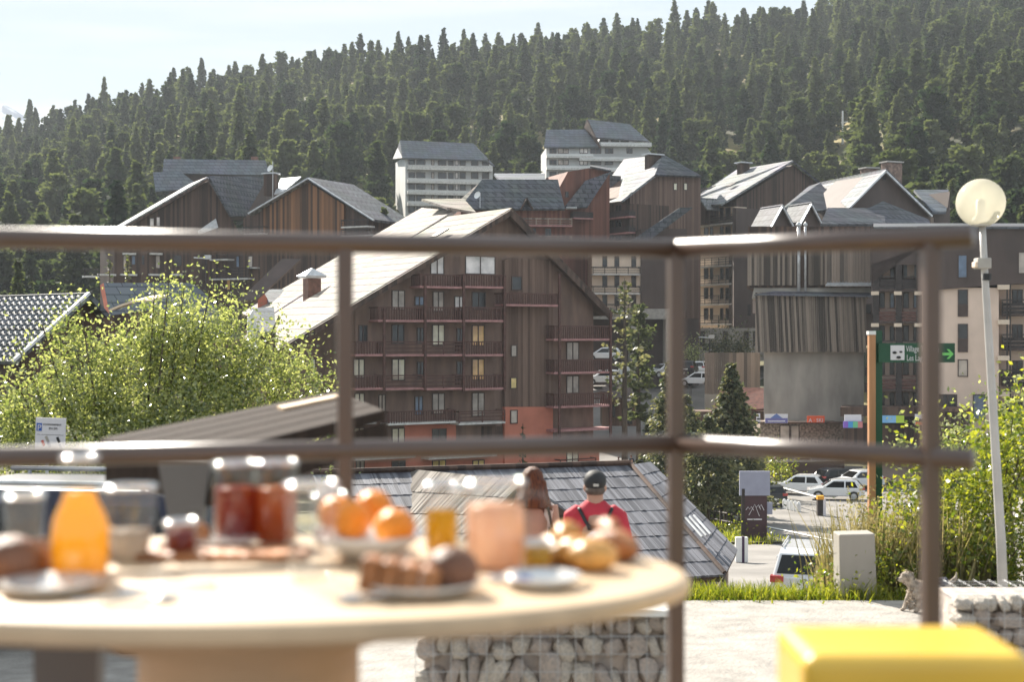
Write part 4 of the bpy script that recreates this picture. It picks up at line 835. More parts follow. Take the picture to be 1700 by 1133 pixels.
# village trees
def vtree(px, top, d, lab, Rm, kd, nbr, per, size, seed, base=.08, m='needle2'):
    x = (px-CX)/FPX*d; z = gz(x, d); H = (HY-top)/FPX*d - z; t = conifer('spruce_tree', lab, H, Rm, nbr, per, size, kd, seed, M[m], base); t.location = (x, d, z); return t
vtree(1112, 598, 86, 'slim young spruce behind the railing corner post', 2.7, 'spire', 300, 34, .18, 21)
vtree(1215, 602, 82, 'broad bushy spruce beside the concrete hall', 3.2, 'spire', 380, 44, .18, 22)
vtree(1176, 690, 76, 'low dark spruce between the two taller spruces', 3.0, 'spire', 280, 34, .18, 23, .25)
vtree(1140, 655, 92, 'half hidden dark spruce right of the railing corner post', 2.9, 'spire', 250, 32, .18, 29, .2)
vtree(1078, 700, 90, 'small spruce left of the railing corner post', 1.7, 'spire', 150, 18, .24, 31, .2)
vtree(1037, 452, 118, 'tall loose pine between the gabled block and the cream balconies', 2.8, 'mixed', 62, 14, .30, 24, .34, 'needle2')
vtree(1060, 505, 126, 'short bushy pine right of the tall loose pine', 2.0, 'round', 90, 20, .36, 27, .30, 'needle')
vtree(182, 418, 150, 'thin conifer in front of the left twin gable', 1.3, 'spire', 90, 12, .3, 25); vtree(212, 420, 150, 'second thin conifer, right in front of the left twin gable', 1.2, 'spire', 90, 12, .3, 26)
vtree(636, 345, 160, 'conifer squeezed between the golden gable and the white block', 3.0, 'mixed', 200, 16, .5, 28, m='needle')
vtree(30, 425, 120, 'broad conifer above the snow-guard roof at the left edge', 2.6, 'spire', 240, 18, .36, 32, m='needle')
vtree(868, 700, 104, 'tiny potted conifer at the salmon wall of the gabled block', .5, 'spire', 40, 8, .2, 33)
# ---------------------------------------------------------------- leafy shrubs
def leaf_cloud(blobs, n, size, seed, clump=.65, gap=-.55):
    g = np.random.default_rng(seed); P = []; vols = np.array([b[3]*b[4]*b[5] for b in blobs])**.7; vols = vols/vols.sum()
    for b, v in zip(blobs, vols):
        k = int(n*v); d = g.normal(0,1,(k,3)); d /= np.linalg.norm(d,axis=1)[:,None]; r = g.uniform(.45,1,k)**.5
        lump = 1+.16*np.sin(d[:,0]*7+b[0]*3)*np.sin(d[:,2]*6+b[1])+.12*np.sin(d[:,1]*9+d[:,2]*11)
        P.append(np.array(b[:3])+d*(r*lump)[:,None]*np.array(b[3:6]))
    P = np.concatenate(P)
    vn = np.sin(P[:,0]*3.1+seed)*np.sin(P[:,2]*3.7+P[:,1]*1.3)+.7*np.sin(P[:,0]*7.3+P[:,2]*6.1+seed*2)*np.sin(P[:,1]*5.9+P[:,2]*3.3)
    P = P[vn > gap] if gap > -9 else P
    # clump: pull the leaves towards twig ends
    tw = P[g.integers(0, len(P), max(4, len(P)//26))]
    idx = g.integers(0, len(tw), len(P)); sel = g.uniform(0,1,len(P)) < clump
    P[sel] = tw[idx[sel]] + g.normal(0, size*3.2, (sel.sum(),3))*[.8,.8,1.2]
    N = g.normal(0,1,P.shape)+[0,0,.5]; N /= np.linalg.norm(N,axis=1)[:,None]; A = np.cross(N, g.normal(0,1,P.shape)); A /= np.linalg.norm(A,axis=1)[:,None]; Bv = np.cross(N,A)
    L = (size*g.uniform(.6,1.25,len(P)))[:,None]
    V = np.stack([P-A*L*.5, P+Bv*L*.3+N*L*.06, P+A*L*.55, P-Bv*L*.3+N*L*.06],1).reshape(-1,3)
    return V, np.arange(4*len(P)).reshape(-1,4)
def shrub(name, label, cat, blobs, n, size, seed, m, stems=8, group=None, twigs=None):
    bx = blobs[0]; t = thing(name, label, cat, (bx[0], bx[1], gz(bx[0],bx[1])), group=group); o = t.location
    bl = [(b[0]-o.x, b[1]-o.y, b[2]-o.z, *b[3:]) for b in blobs]
    if twigs: bl2 = bl+[(a[0]-o.x,a[1]-o.y,a[2]-o.z,.10,.10,.26) for a in twigs]
    else: bl2 = bl
    V, Fc = leaf_cloud(bl, n, size, seed); 
    if twigs:
        V2, F2_ = leaf_cloud(bl2[len(bl):], len(twigs)*46, size, seed+1); V = np.concatenate([V, V2]); Fc = np.concatenate([Fc, F2_+len(V)-len(V2)])
    mesh_np('foliage', V, Fc, m, t); mb = MB()
    for k in range(stems):
        b = random.choice(bl2); mb.tube([(random.uniform(-.4,.4)+b[0]*.3,b[1]*.3,-.2),(b[0]*.7,b[1]*.6,b[2]*.55),(b[0]+random.uniform(-.3,.3)*b[3],b[1],b[2]+b[5]*.7)], [.03,.018,.006], 5)
    mb.build('stems', M['bark'], t); return t
def BP(px, py, d, r, ry=None, rz=None): p = U(px,py,d); return (p.x,p.y,p.z,r,ry or r,rz or r)
tw = [U(*a) for a in ((280,478,21.5),(258,488,21.6),(352,488,21.8),(402,498,22),(308,492,21.8),(300,502,22),(132,520,21),(30,590,20.6),(470,522,22.4),(462,545,22.4),(505,572,22.6),(555,640,22.8),(540,650,22.8),(390,505,22),(18,640,20.5),(550,735,21.5),(532,780,21.3),(545,765,21.4),(236,505,21.5),(70,560,21))]
shrub('leafy_shrub','tall bright backlit shrub covering the left side behind the dark van','shrub',
    [BP(215,640,22,.72,.7,.85),BP(290,600,22.2,.62,.7,.80),BP(370,590,22.3,.55,.6,.72),BP(140,630,21.6,.60,.6,.72),BP(425,625,22.4,.5,.5,.7),BP(490,650,22.7,.42,.5,.62),BP(70,690,21,.6,.6,.62),BP(5,730,20.6,.7,.6,.55),BP(330,690,21.6,.8,.6,.6),BP(190,720,21.4,.8,.6,.6),BP(110,560,21.5,.22,.3,.3),BP(300,740,21.8,1.5,.8,.7),BP(150,760,21,1.3,.8,.6),BP(500,680,22.6,.5,.5,.45),BP(290,560,22,.55,.5,.5),BP(385,600,22.2,.5,.5,.6)],
    62000, .066, 41, M['leaf'], 26, twigs=tw)
shrub('bank_bush','dense green bush on the right bank behind the railing post','shrub',[BP(1560,850,17.2,.62,.6,.75),BP(1640,830,17.4,.7,.6,.85),BP(1500,900,16.8,.45,.5,.55),BP(1700,790,17,.6,.6,1.0),BP(1600,930,16.4,.7,.5,.35),BP(1480,960,16.2,.3,.3,.35),BP(1680,930,16.3,.6,.5,.3)],16000,.07,42,M['leaf2'],12)
shrub('bright_bush','yellow-green leaf sprays behind the lamp post at the right edge','shrub',[BP(1690,690,19.5,.28,.4,.4),BP(1600,735,19.5,.45,.4,.22),BP(1510,745,19.3,.32,.3,.13),BP(1680,760,19.2,.35,.4,.3),BP(1545,700,19.3,.22,.2,.08)],2200,.075,43,M['leaf'],8)
shrub('verge_weeds','leafy green weeds in front of the concrete block','weeds',[BP(1370,975,15.9,.16,.2,.22),BP(1345,995,15.7,.18,.2,.13),BP(1410,985,15.7,.16,.2,.12),BP(1450,960,15.9,.14,.2,.3)],1100,.05,44,M['leaf2'],6)
def tufts(name, label, cat, pts, m, h=(.3,.6), wd=.012, bl=14, seed=1, spread=.12, kind_='stuff', lean=.25):
    g = np.random.default_rng(seed); V = []; 
    for p in pts:
        for k in range(bl):
            b = np.array(p)+[g.normal(0,spread),g.normal(0,spread),0]; H = g.uniform(*h); d = np.array([g.normal(0,lean),g.normal(0,lean),1])*H; s = np.array([math.cos(g.uniform(0,3.1)),math.sin(g.uniform(0,3.1)),0])*wd
            V += [b-s, b+s, b+d*.55+s*.8+[g.normal(0,.01),0,0], b+d*.55-s*.8, b+d*.55+s*.8, b+d*.55-s*.8, b+d*[1.35,1.35,.97]-s*.15, b+d*[1.35,1.35,.97]+s*.15]
    V = np.array(V); Fc = np.arange(len(V)).reshape(-1,4); o = mesh_np(name, V, Fc, m); tag(o, label, cat); kind(o, kind_); return o
pts = []
for k in range(900):
    yy = random.uniform(15.45,18.0); px = random.uniform(1050,1420) if random.random() < .9 else random.uniform(1420,1500); x = (px-CX)/FPX*yy; pts.append((x, yy, gz(x,yy)-.02))
tufts('verge_grass','sunlit yellow-green grass along the far edge of the road','grass',pts,M['grass'],(.10,.30),.007,24,5)
pts = []
for k in range(330):
    yy = random.uniform(16.2,19.5); px = random.triangular(1370,1700,1430); x = (px-CX)/FPX*yy; pts.append((x, yy, gz(x,yy)))
tufts('dry_weeds','tall pale feathery weeds around the green signpost','weeds',pts,M['weed'],(.6,1.45),.011,18,6,.14,lean=.12)
def seedheads():
    g = np.random.default_rng(9); P = []
    for k in range(260):
        yy = g.uniform(16.2,19); px = g.triangular(1380,1430,1600); x = (px-CX)/FPX*yy; z = gz(x,yy); H = g.uniform(.9,1.75); lx = g.normal(0,.12)
        for j in range(34): t = g.uniform(.5,1); P.append([x+lx*t+g.normal(0,.035*(1.3-t)), yy+g.normal(0,.03), z+H*t])
    P = np.array(P); A = g.normal(0,1,P.shape); A /= np.linalg.norm(A,axis=1)[:,None]; Bv = np.cross(A, g.normal(0,1,P.shape)); Bv /= np.linalg.norm(Bv,axis=1)[:,None]; s = .016
    V = np.stack([P-A*s,P+Bv*s*.6,P+A*s,P-Bv*s*.6],1).reshape(-1,3); o = mesh_np('weed_seedheads', V, np.arange(len(V)).reshape(-1,4), M['weed']); tag(o,'pale feathery seedheads of the weeds around the green signpost','weeds'); kind(o,'stuff')
seedheads()
pts = []
for k in range(500):
    yy = random.uniform(66,90); x = random.uniform(5.6,12.6); pts.append((x,yy,gz(x,yy)+.1))
tufts('island_grass','grass growing under the spruces beside the street','grass',pts,M['grass'],(.15,.4),.03,10,8,.5)
shrub('flower_bed','dark leafy plants at the foot of the mountain sign board','plants',[BP(1245,893,68,.5,.4,.4),BP(1228,885,68,.35,.4,.35)],900,.12,45,M['leaf2'],3)
shrub('slope_bush','green bush on the slope left of the retaining wall','shrub',[BP(1275,770,100,.9,.8,.8),BP(1262,800,96,.9,.8,.6),BP(1300,785,110,.8,.8,.6)],2500,.2,46,M['leaf2'],3)
shrub('parking_bush','pale sunlit bush at the upper car park','shrub',[BP(1148,588,160,.9,.8,.9)],900,.25,47,M['leaf'],3)
shrub('hedge','dark hedge behind the board fence wall','hedge',[BP(1185,578,165,1.3,.8,.7),BP(1210,577,165,1.6,.8,.8),BP(1232,577,165,1.3,.8,.7)],3000,.3,48,M['needle2'],3)

# ---------------------------------------------------------------- vehicles
def car(name, label, col, loc, rz, L_=4.1, W=1.75, H=1.48, style='hatch', group=None):
    t = thing(name, label, 'car', loc, rz, group); dk = col[0] < .1; paint = mat(name+'_paint', col, .25 if not dk else .35, var=.02, coat=1 if not dk else .25, spec=.6 if not dk else .35)
    tyre = M['black']; gl = M['p_dark']
    if style == 'van': prof = [(-L_/2,.35),(-L_/2,.9),(-L_/2+.1,1.1),(L_/2-.15,1.15),(L_/2,.95),(L_/2,.35)]; top = [(-L_/2+.12,1.0),(-L_/2+.35,H-.08),(-L_/2+.7,H),(L_/2-1.7,H),(L_/2-1.2,H-.12),(L_/2-.75,1.05)]
    elif style == 'suv': prof = [(-L_/2+.03,.38),(-L_/2,.6),(-L_/2+.04,.98),(L_/2-1.1,1.02),(L_/2-.15,.9),(L_/2,.62),(L_/2-.05,.38)]; top = [(-L_/2+.06,.97),(-L_/2+.42,H-.1),(-L_/2+.75,H),(L_/2-2.0,H),(L_/2-1.7,H-.05),(L_/2-1.05,1.0)]
    else: prof = [(-L_/2+.05,.32),(-L_/2,.55),(-L_/2+.03,.88),(L_/2-1.05,.92),(L_/2-.2,.74),(L_/2,.55),(L_/2-.04,.32)]; top = [(-L_/2+.05,.87),(-L_/2+.5,H-.1),(-L_/2+.85,H),(L_/2-2.0,H-.02),(L_/2-1.75,H-.08),(L_/2-1.0,.9)]
    ax, bx = -L_/2+.75, L_/2-.8
    body = []                                               # underside outline with wheel arches
    r = .36
    for cxw in (ax, bx): body += [(cxw-r, prof[0][1])] + [(cxw-r*math.cos(a), prof[0][1]+r*.95*math.sin(a)) for a in (R(30),R(60),R(90),R(120),R(150))] + [(cxw+r, prof[0][1])]
    out = [prof[0]] + body + prof[:0:-1]
    MB().prism(out, -W/2, W/2).build('body', paint, t, bevel=.05)
    n = len(top); vs = []
    for y_, k_ in ((-1,0),(1,0)): vs += [(x, y_*(W/2-.04-.16*(z-top[0][1])/(H-top[0][1])), z) for x, z in top]
    fs = [tuple(range(n-1,-1,-1)), tuple(range(n,2*n))] + [(i,(i+1)%n,(i+1)%n+n,i+n) for i in range(n)]
    MB().add(vs, fs).build('cabin', paint, t, bevel=.04)
    zb, zt = top[0][1]+.05, H-.14
    def yo(z): return W/2-.04-.16*(z-top[0][1])/(H-top[0][1])+.006
    xa = top[1][0]+.1; xb = top[-1][0]-.25; xt = top[-2][0]-.12; xm = (xa+xt)/2
    for s_ in (-1,1):
        for q in ([(top[0][0]+.42,zb),(xa+.12,zt),(xm-.05,zt),(xm-.05,zb)],[(xm+.05,zb),(xm+.05,zt),(xt,zt),(xb,zb)]):
            mb = MB(); v = [(x, s_*yo(z), z) for x, z in q]; v2 = [(x, s_*(yo(z)-.05), z) for x, z in q]; mb.add(v+v2, [(0,1,2,3),(3,2,1,0),(4,5,6,7)]); mb.build('side_window', gl, t)
    def pt(a, b, f, o=.012):
        (x0,z0),(x1,z1) = a, b; x = x0+(x1-x0)*f; z = z0+(z1-z0)*f; return x, z
    for a, b, nm, sg in ((top[0],top[1],'rear_window',-1),(top[-1],top[-2],'windscreen',1)):
        x0,z0 = pt(a,b,.12); x1,z1 = pt(a,b,.92); o_ = .012*sg
        v = [(x0+o_,-yo(z0)+.1,z0+.01),(x0+o_,yo(z0)-.1,z0+.01),(x1+o_,yo(z1)-.1,z1+.01),(x1+o_,-yo(z1)+.1,z1+.01)]; MB().add(v,[(0,1,2,3),(3,2,1,0)]).build(nm, gl, t)
    rl = mat(name+'_tail', (.45,.02,.015), .3, var=.02, coat=1) if 'tail' not in M else M['tail']; M['tail'] = rl
    for s_ in (-1,1):
        MB().box(-L_/2-.012,-L_/2+.22,s_*(W/2-.16)-.17,s_*(W/2-.16)+.175,.78 if style != 'suv' else .82,.93 if style != 'suv' else 1.0).build('tail_light', rl, t, bevel=.02)
        MB().box(L_/2-.3,L_/2-.02,s_*(W/2-.22)-.18,s_*(W/2-.22)+.19,.6,.74).build('headlight', M['p_white'], t, bevel=.02)
        MB().box(xb-.1,xb+.05,s_*(W/2+.08)-.1,s_*(W/2+.08)+.06,.92,1.06).build('mirror', paint, t, bevel=.02)
        for xw in (ax, bx):
            wv = MB().lathe([(.001,-.1),(.29,-.1),(.325,-.06),(.325,.06),(.29,.1),(.2,.1)], 20).build('tyre', tyre, t, loc=(xw, s_*(W/2-.1), .325)); wv.rotation_euler = (R(-90*s_),0,0)
            MB().lathe([(.001,.085),(.06,.085),(.19,.07),(.205,.105)], 12).build('rim', M['metal_pale'], wv)
    MB().box(-L_/2-.02,-L_/2+.02,-.26,.26,.55,.67).build('number_plate', M['white_paint'], t)
    if style in ('suv','van'):
        for s_ in (-1,1): MB().tube([(top[1][0]+.3,s_*(W/2-.24),H+.05),(top[-2][0]-.2,s_*(W/2-.24),H+.05)], .025, 6).tube([(top[1][0]+.4,s_*(W/2-.24),H),(top[1][0]+.4,s_*(W/2-.24),H+.05)],.02,5).tube([(top[-2][0]-.4,s_*(W/2-.24),H-.03),(top[-2][0]-.4,s_*(W/2-.24),H+.05)],.02,5).build('roof_rail', M['metal_pale'], t)
    return t
def cpos(px, d, dz=.09): x = (px-CX)/FPX*d; return (x, d, gz(x,d)+dz)
car('parked_car','dark blue estate car with silver roof rails, left in front of the shrub',(.012,.014,.035),(-4.8,13.9,-2.97),R(180-8),4.7,1.85,1.54,'suv')
car('parked_car','white SUV seen from behind, half hidden by the weeds at the road edge',(.75,.76,.78),cpos(1350,38.5),R(74),4.4,1.85,1.62,'suv')
wc = car('parked_car','white hatchback parked side-on below the shop terrace',(.76,.77,.78),cpos(1326,106),R(160),4.0,1.75,1.48)
dup(wc, cpos(1387,101), R(168), 'second white hatchback, right behind the first below the shop terrace')
car('parked_car','black car half hidden behind the white hatchbacks and weeds',(.02,.02,.022),cpos(1395,112),R(20))
dup(wc, cpos(1423,110), R(200), 'third white car, farthest right behind the tall weeds')
car('parked_car','dark car under the spruces behind the mountain sign board',(.02,.02,.02),cpos(1268,96),R(100),4.2,1.8,1.5,'suv')
zc = lambda px, py, d: (U(px,py,d).x, d, max(U(px,py,d).z, gz(U(px,py,d).x,d)+.05))
bl = car('parked_car','pale blue van leaning nose down beside the white camper, upper car park',(.35,.48,.62),zc(1062,606,175),R(195),4.6,1.9,1.9,'van')
cmv = car('camper_van','white camper van parked in the upper car park',(.74,.74,.73),zc(1098,608,172),R(200),5.6,2.1,2.5,'van')
car('parked_car','dark car with open look beside the board fence wall',(.03,.03,.035),zc(1142,622,150),R(75),4.1,1.75,1.48)
dup(wc, zc(1103,627,152), R(205), 'small white car below the camper van')
dup(wc, zc(1158,622,156), R(80), 'white car half behind the board fence wall')
rc = dup(wc, zc(1160,642,143), R(150), 'white car with a red stripe at the foot of the board fence wall')
dup(wc, zc(1000,640,135), R(190), 'white car behind the kiosk roof')
dup(wc, zc(1003,600,150), R(170), 'white car glimpsed behind the pine trunk')
bt = thing('blue_tarpaulin','flat blue covered trailer behind the three walkers','trailer',cpos(1055,119)); MB().box(-2.4,2.4,-.9,.9,.35,.6).build('cover', mat('blue_cover',(.10,.17,.36),.5,var=.05), bt, bevel=.08)
for sx_ in (-1.2,1.2): MB().lathe([(.001,-.08),(.28,-.08),(.28,.08),(.001,.08)],14).build('wheel',M['black'],bt,loc=(sx_,-.95,.3)).rotation_euler=(R(90),0,0)
# ---------------------------------------------------------------- street furniture
def fence(x0, d0, x1, d1, n, label, h=1.05):
    a = Vector(cpos(x0,d0,0)); b = Vector(cpos(x1,d1,0)); t = thing('wooden_fence', label, 'fence', a)
    last = None
    for k in range(n):
        p = a.lerp(b, k/(n-1)); p.z = gz(p.x,p.y); q = p-a; MB().box(q.x-.08,q.x+.08,q.y-.08,q.y+.08,q.z-.2,q.z+h).build('post', M['rail_dark'], t)
        if last is not None:
            for z in (.45,.9): MB().tube([last+Vector((.0,-.1,z)), q+Vector((0,-.1,z))], .055, 6).build('rail', M['rail_dark'], t)
        last = q
fence(1098,92,1228,75,6,'dark two-rail wooden fence running under the spruces along the street')
fence(1010,108,985,112,2,'short white and red rail at the kiosk corner')
for k,(px,py,dy) in enumerate(((1146,0,86),(1186,0,83),(1204,0,79))):
    t = thing('bare_trunk',('slim','crooked','leaning')[k]+' grey bare trunk under the spruces by the fence','tree',cpos(px,dy)); MB().tube([(0,0,-.2),(random.uniform(-.1,.1),0,1.3),(random.uniform(-.3,.3),0,3.2)],[.11,.09,.06],7).build('trunk',M['bark'],t); V,Fc = conifer_mesh(3.6,1.6,60,14,.26,'spire',50+k,.5); mesh_np('crown',V,Fc,M['needle2'],t)
t = thing('mountain_sign','dark sign board with a white mountain drawing and a grey header panel','sign',cpos(1253,67.5)); z0 = t.location.z
zf = lambda py: U(1253,py,67.5).z-z0
MB().box(-.62,.58,0,.14,0,zf(824)).build('board', M['maroon'], t); MB().box(-.62,-.48,-.06,.2,0,zf(812)).build('post', M['rail_dark'], t)
MB().box(-.72,.72,-.05,.12,zf(838)+.42,zf(783)).build('header_panel', M['lilac'], t); MB().box(.6,.85,.05,.15,zf(855),zf(835)).build('side_panel', M['lilac'], t)
mbt = MB(); pl = [(-.42,.0),(-.32,.14),(-.25,.03),(-.17,.16),(-.05,-.02)], [(-.28,-.25),(.0,.26),(.22,-.3)], [(.06,.1),(.17,.24),(.28,.02)], [(.2,.1),(.30,.26),(.44,-.02)]
for L2 in pl:
    mbt.tube([(x,-.012,zf(849)+.05+z) for x,z in L2], .016, 4)
mbt.build('mountain_drawing', M['signwhite'], t); MB().box(-.36,.34,-.012,-.002,zf(863)-.03,zf(863)+.03).build('lettering_band', M['signwhite'], t)
t = thing('marker_post','short white marker post with a dark purple stripe at the street corner','bollard',cpos(1231,55)); MB().box(-.24,.24,-.1,.1,0,.98).build('post', M['white_paint'], t, bevel=.03); MB().box(.0,.1,-.104,.104,0,1.0).build('stripe', M['purple'], t)
t = thing('barrier','white swing barrier with an orange tip across the car park entrance','barrier',cpos(1364,88)); b0 = Vector(cpos(1298,96,0))-t.location
MB().tube([b0+Vector((0,0,1.25)),(0,0,1.05)], .07, 8).build('arm', M['white_paint'], t); MB().box(-.28,.05,-.2,.2,0,1.0).build('post', M['rail_dark'], t); MB().box(.05,.22,-.2,.2,0,1.0).build('counter_post', M['signwhite'], t); MB().box(-.3,.1,-.25,.22,1.0,1.22).build('orange_cap', mat('orange_cap',(.8,.36,.02),.5), t)
MB().box(b0.x-.1,b0.x+.1,b0.y-.1,b0.y+.1,b0.z,b0.z+1.1).build('rest_post', M['white_paint'], t)
for k in range(5):
    px = 1302+k*6; t = thing('trolley_rack' if k == 0 else 'bollard',('white stub rack beside the barrier rest' if k == 0 else f' short white bollard, {["","first","second","third","fourth"][k]} from its rest post'),'bollard',cpos(px,93-k*.6)); MB().lathe([(.001,0),(.13,0),(.13,.5),(.08,.62),(.001,.65)],10).build('post',M['white_paint'],t)
t = thing('concrete_pillar','grey concrete gate pillar base, slightly tapered, beside the dog','pillar',U(1421,1003,15.6)); s_ = 15.6/FPX
mb = MB(); mb.add([(-.17,0,-.12),(.24,0,-.12),(.24,.34,-.12),(-.17,.34,-.12),(-.18,.02,.755),(.215,.02,.765),(.215,.32,.765),(-.18,.32,.755)],[(0,3,2,1),(4,5,6,7),(0,1,5,4),(1,2,6,5),(2,3,7,6),(3,0,4,7)]); mb.build('block', M['concrete'], t, bevel=.015)
# directional signpost
t = thing('signpost','green direction sign with a green arrow on an orange and green post','signpost',cpos(1452,19.5,-.0)); z0 = t.location.z; zs = lambda py: U(1452,py,19.5).z-z0
MB().box(-.09,.0,-.06,.04,0,zs(552)).build('timber_post', M['orange_wood'], t); MB().box(.0,.10,-.02,.06,0,zs(549)).build('green_post', M['green'], t); MB().box(-.10,.0,-.07,.05,zs(556),zs(550)).build('post_cap', M['white_paint'], t)
sb = MB().box(.03,1.07,-.10,-.06,zs(602),zs(570)).build('sign_board', M['green'], t)
MB().box(.19,.38,-.106,-.10,zs(598),zs(573.5)).build('pictogram_panel', M['signwhite'], sb)
for (x,z,r) in ((.245,.155,.03),(.33,.165,.022),(.30,.09,.032)): MB().lathe([(.001,0),(r,0),(r,.006),(.001,.006)],12,sy=.6).build('pictogram',M['black'],sb,loc=(x,-.107,zs(602)+z-.02)).rotation_euler=(R(90),0,0)
text('Village T', .115, M['signwhite'], sb, (.40,-.102,zs(584)), sx=.60); text('ra', .115, M['signwhite'], sb, (.80,-.102,zs(585)), sx=.62); text('Les Lag', .115, M['signwhite'], sb, (.41,-.102,zs(599)), sx=.62)
ya = zs(588); MB().prism([(.90,ya-.018),(1.0,ya-.018),(.955,ya-.066),(.99,ya-.066),(1.05,ya),(.99,ya+.066),(.955,ya+.066),(1.0,ya+.018),(.90,ya+.018)], -.106, -.101).build('arrow', M['lime'], sb)
# parking sign
t = thing('parking_sign','white parking notice with a blue P and car pictograms on a grey post','sign',cpos(78,19.0,0)); z0 = t.location.z; zs = lambda py: U(78,py,19).z-z0
MB().tube([(0,0,0),(0,0,zs(700))], .022, 8).build('post', M['metal_pale'], t)
sb = MB().box(-.20,.20,-.045,-.025,zs(752),zs(694)).build('sign_board', M['signwhite'], t); sb.rotation_euler = (0,R(2.0),0); sb.location = (.0,0,0)
MB().box(-.185,-.115,-.05,-.045,zs(716),zs(703)).build('parking_panel', M['signblue'], sb); text('P', .11, M['signwhite'], sb, (-.175,-.052,zs(715)))
text('STATIONNEMENT', .035, M['black'], sb, (-.10,-.047,zs(706.5)), sx=.86); text('EN EPI', .04, M['black'], sb, (-.02,-.047,zs(713)))
MB().box(-.18,.18,-.048,-.045,zs(722)-.002,zs(722)+.002).build('dividing_line', M['black'], sb)
for (x,z,m_,dx) in ((-.12,727,'signwhite',.0),(-.09,736,'tail',.0),(-.04,729,'concrete',0),(-.01,738,'lilac',0),(.11,730,'black',0),(.145,741,'lilac',0)):
    c = MB().box(-.018,.018,-.006,0,-.04,.04).build('car_pictogram', M[m_], sb, loc=(x,-.046,zs(z)), bevel=.01); c.rotation_euler = (0,R(-24),0)
# globe street lamp
t = thing('globe_lamp','white globe street lamp on a slightly leaning grey pole at the right','street lamp',U(1662,905,14.6)); g0 = t.location.copy(); t.location.z = -2.95
top = U(1631,376,14.6)-t.location; mid = U(1634,440,14.6)-t.location; bot = U(1662,905,14.6)-t.location
M['lamp_pole'] = mat('lamp_pole_paint', (.46,.44,.42), .35, var=.12, scale=2)
lp = MB().tube([(bot.x+.03,0,0),tuple(bot),tuple(mid),tuple(top)], [.052,.05,.036,.034], 12).build('pole', M['lamp_pole'], t, smooth=True)
gm = NT('opal_globe'); gm.p.inputs['Base Color'].default_value = (.80,.77,.68,1); gm.p.inputs['Roughness'].default_value = .12
tr_ = gm.n('ShaderNodeBsdfTranslucent'); tr_.inputs[0].default_value = (.85,.82,.72,1); tp_ = gm.n('ShaderNodeBsdfTransparent'); tp_.inputs[0].default_value = (.95,.92,.82,1)
m1 = gm.n('ShaderNodeMixShader'); m1.inputs[0].default_value = .6; gm.l(gm.p.outputs[0], m1.inputs[1]); gm.l(tr_.outputs[0], m1.inputs[2]); m2 = gm.n('ShaderNodeMixShader'); m2.inputs[0].default_value = .45; gm.l(m1.outputs[0], m2.inputs[1]); gm.l(tp_.outputs[0], m2.inputs[2]); gm.l(m2.outputs[0], gm.out.inputs[0])
gc = U(1628,337,14.6)-t.location; MB().ball(tuple(gc), .248, 32).build('globe', gm.mat, t, smooth=True)
MB().lathe([(.04,-.24),(.10,-.235),(.09,-.17),(.05,-.12),(.05,.02),(.001,.05)], 16, tuple(gc)).build('lamp_socket', M['metal_pale'], t, smooth=True)
MB().box(mid.x-.09,mid.x+.05,-.08,.07,mid.z-.04,mid.z+.07).build('switch_box', M['concrete_pale'], lp, bevel=.01); MB().box(mid.x-.115,mid.x-.06,-.07,.05,mid.z-.03,mid.z+.03).build('lens', M['cream'], lp, bevel=.01)
MB().tube([(mid.x+.02,-.01,mid.z-.16),(mid.x+.022,-.01,mid.z-.09)], .046, 10).build('clamp', M['black'], lp)
# ski lift pylon on the slope
d = 330; t = thing('lift_pylon','pale ski lift pylon in the gap between the trees on the slope','pylon',U(1399,236,d)); hh = U(1399,184,d).z-t.location.z
MB().tube([(0,0,-2),(0,0,hh)], [.28,.2], 8).build('mast', M['white_paint'], t); MB().tube([(-.3,0,hh*.62),(1.6,0,hh*.66)], .14, 6).build('crossarm', M['white_paint'], t)
# TV aerials
for px, y0, y1, d, lab in ((453,330,268,158,'thin aerial with a dish on the chimney of the golden gable chalet'),(797,345,320,150,'thin aerial in front of the long slate roof')):
    t = thing('aerial', lab, 'aerial', U(px,y0,d)); h_ = U(px,y1,d).z-t.location.z; MB().tube([(0,0,0),(0,0,h_)], .04, 5).build('mast', M['metal_pale'], t); MB().lathe([(.001,0),(.3,.06),(.42,.16)],12).build('dish', M['white_paint'], t, loc=(-.2,-.1,h_*.8)).rotation_euler=(R(70),0,R(-40))
for px,y0,y1,d,lab in ((342,470,428,140,'street lamp with a bright arm in front of the left chalets'),(1178,600,560,155,'slim pole with a white box near the hedge')):
    t = thing('street_lamp', lab, 'street lamp', U(px,y0,d)); h_ = U(px,y1,d).z-t.location.z; MB().tube([(0,0,-4),(0,0,h_)], .06, 6).build('pole', M['rail_dark'], t); MB().tube([(-1.2,0,h_),(.3,0,h_-.1)], .07, 6).build('lamp_arm', M['metal_pale'], t); MB().box(-.1,.5,-.2,.2,h_-.15,h_+.25).build('lamp_head', M['metal_pale'], t)
t = thing('market_awning','small pale awning on posts between the two spruces','awning',cpos(1167,118)); MB().slab([(-1.3,-1,1.95),(1.3,-1,1.95),(1.0,1,2.5),(-1.0,1,2.5)], .1).build('canopy', M['white_paint'], t)
for x_ in (-1.1,1.1): MB().tube([(x_,-.9,0),(x_,-.9,1.95)], .05, 6).build('post', M['boards_brown'], t)
t = thing('red_roof_stall','low red tiled roof behind the broad spruce','stall',cpos(1240,128)); rz_ = U(1240,655,128).z-t.location.z
MB().slab([(-3.4,-1.5,rz_-1.4),(2.2,-1.5,rz_-1.2),(2,2,rz_+.5),(-2,2,rz_+.6)], .2).build('roof', mat('red_roof',(.13,.04,.028),.7,var=.3), t); MB().box(-5,2,-1,2,0,rz_-1.5).build('wall', M['boards_brown'], t)
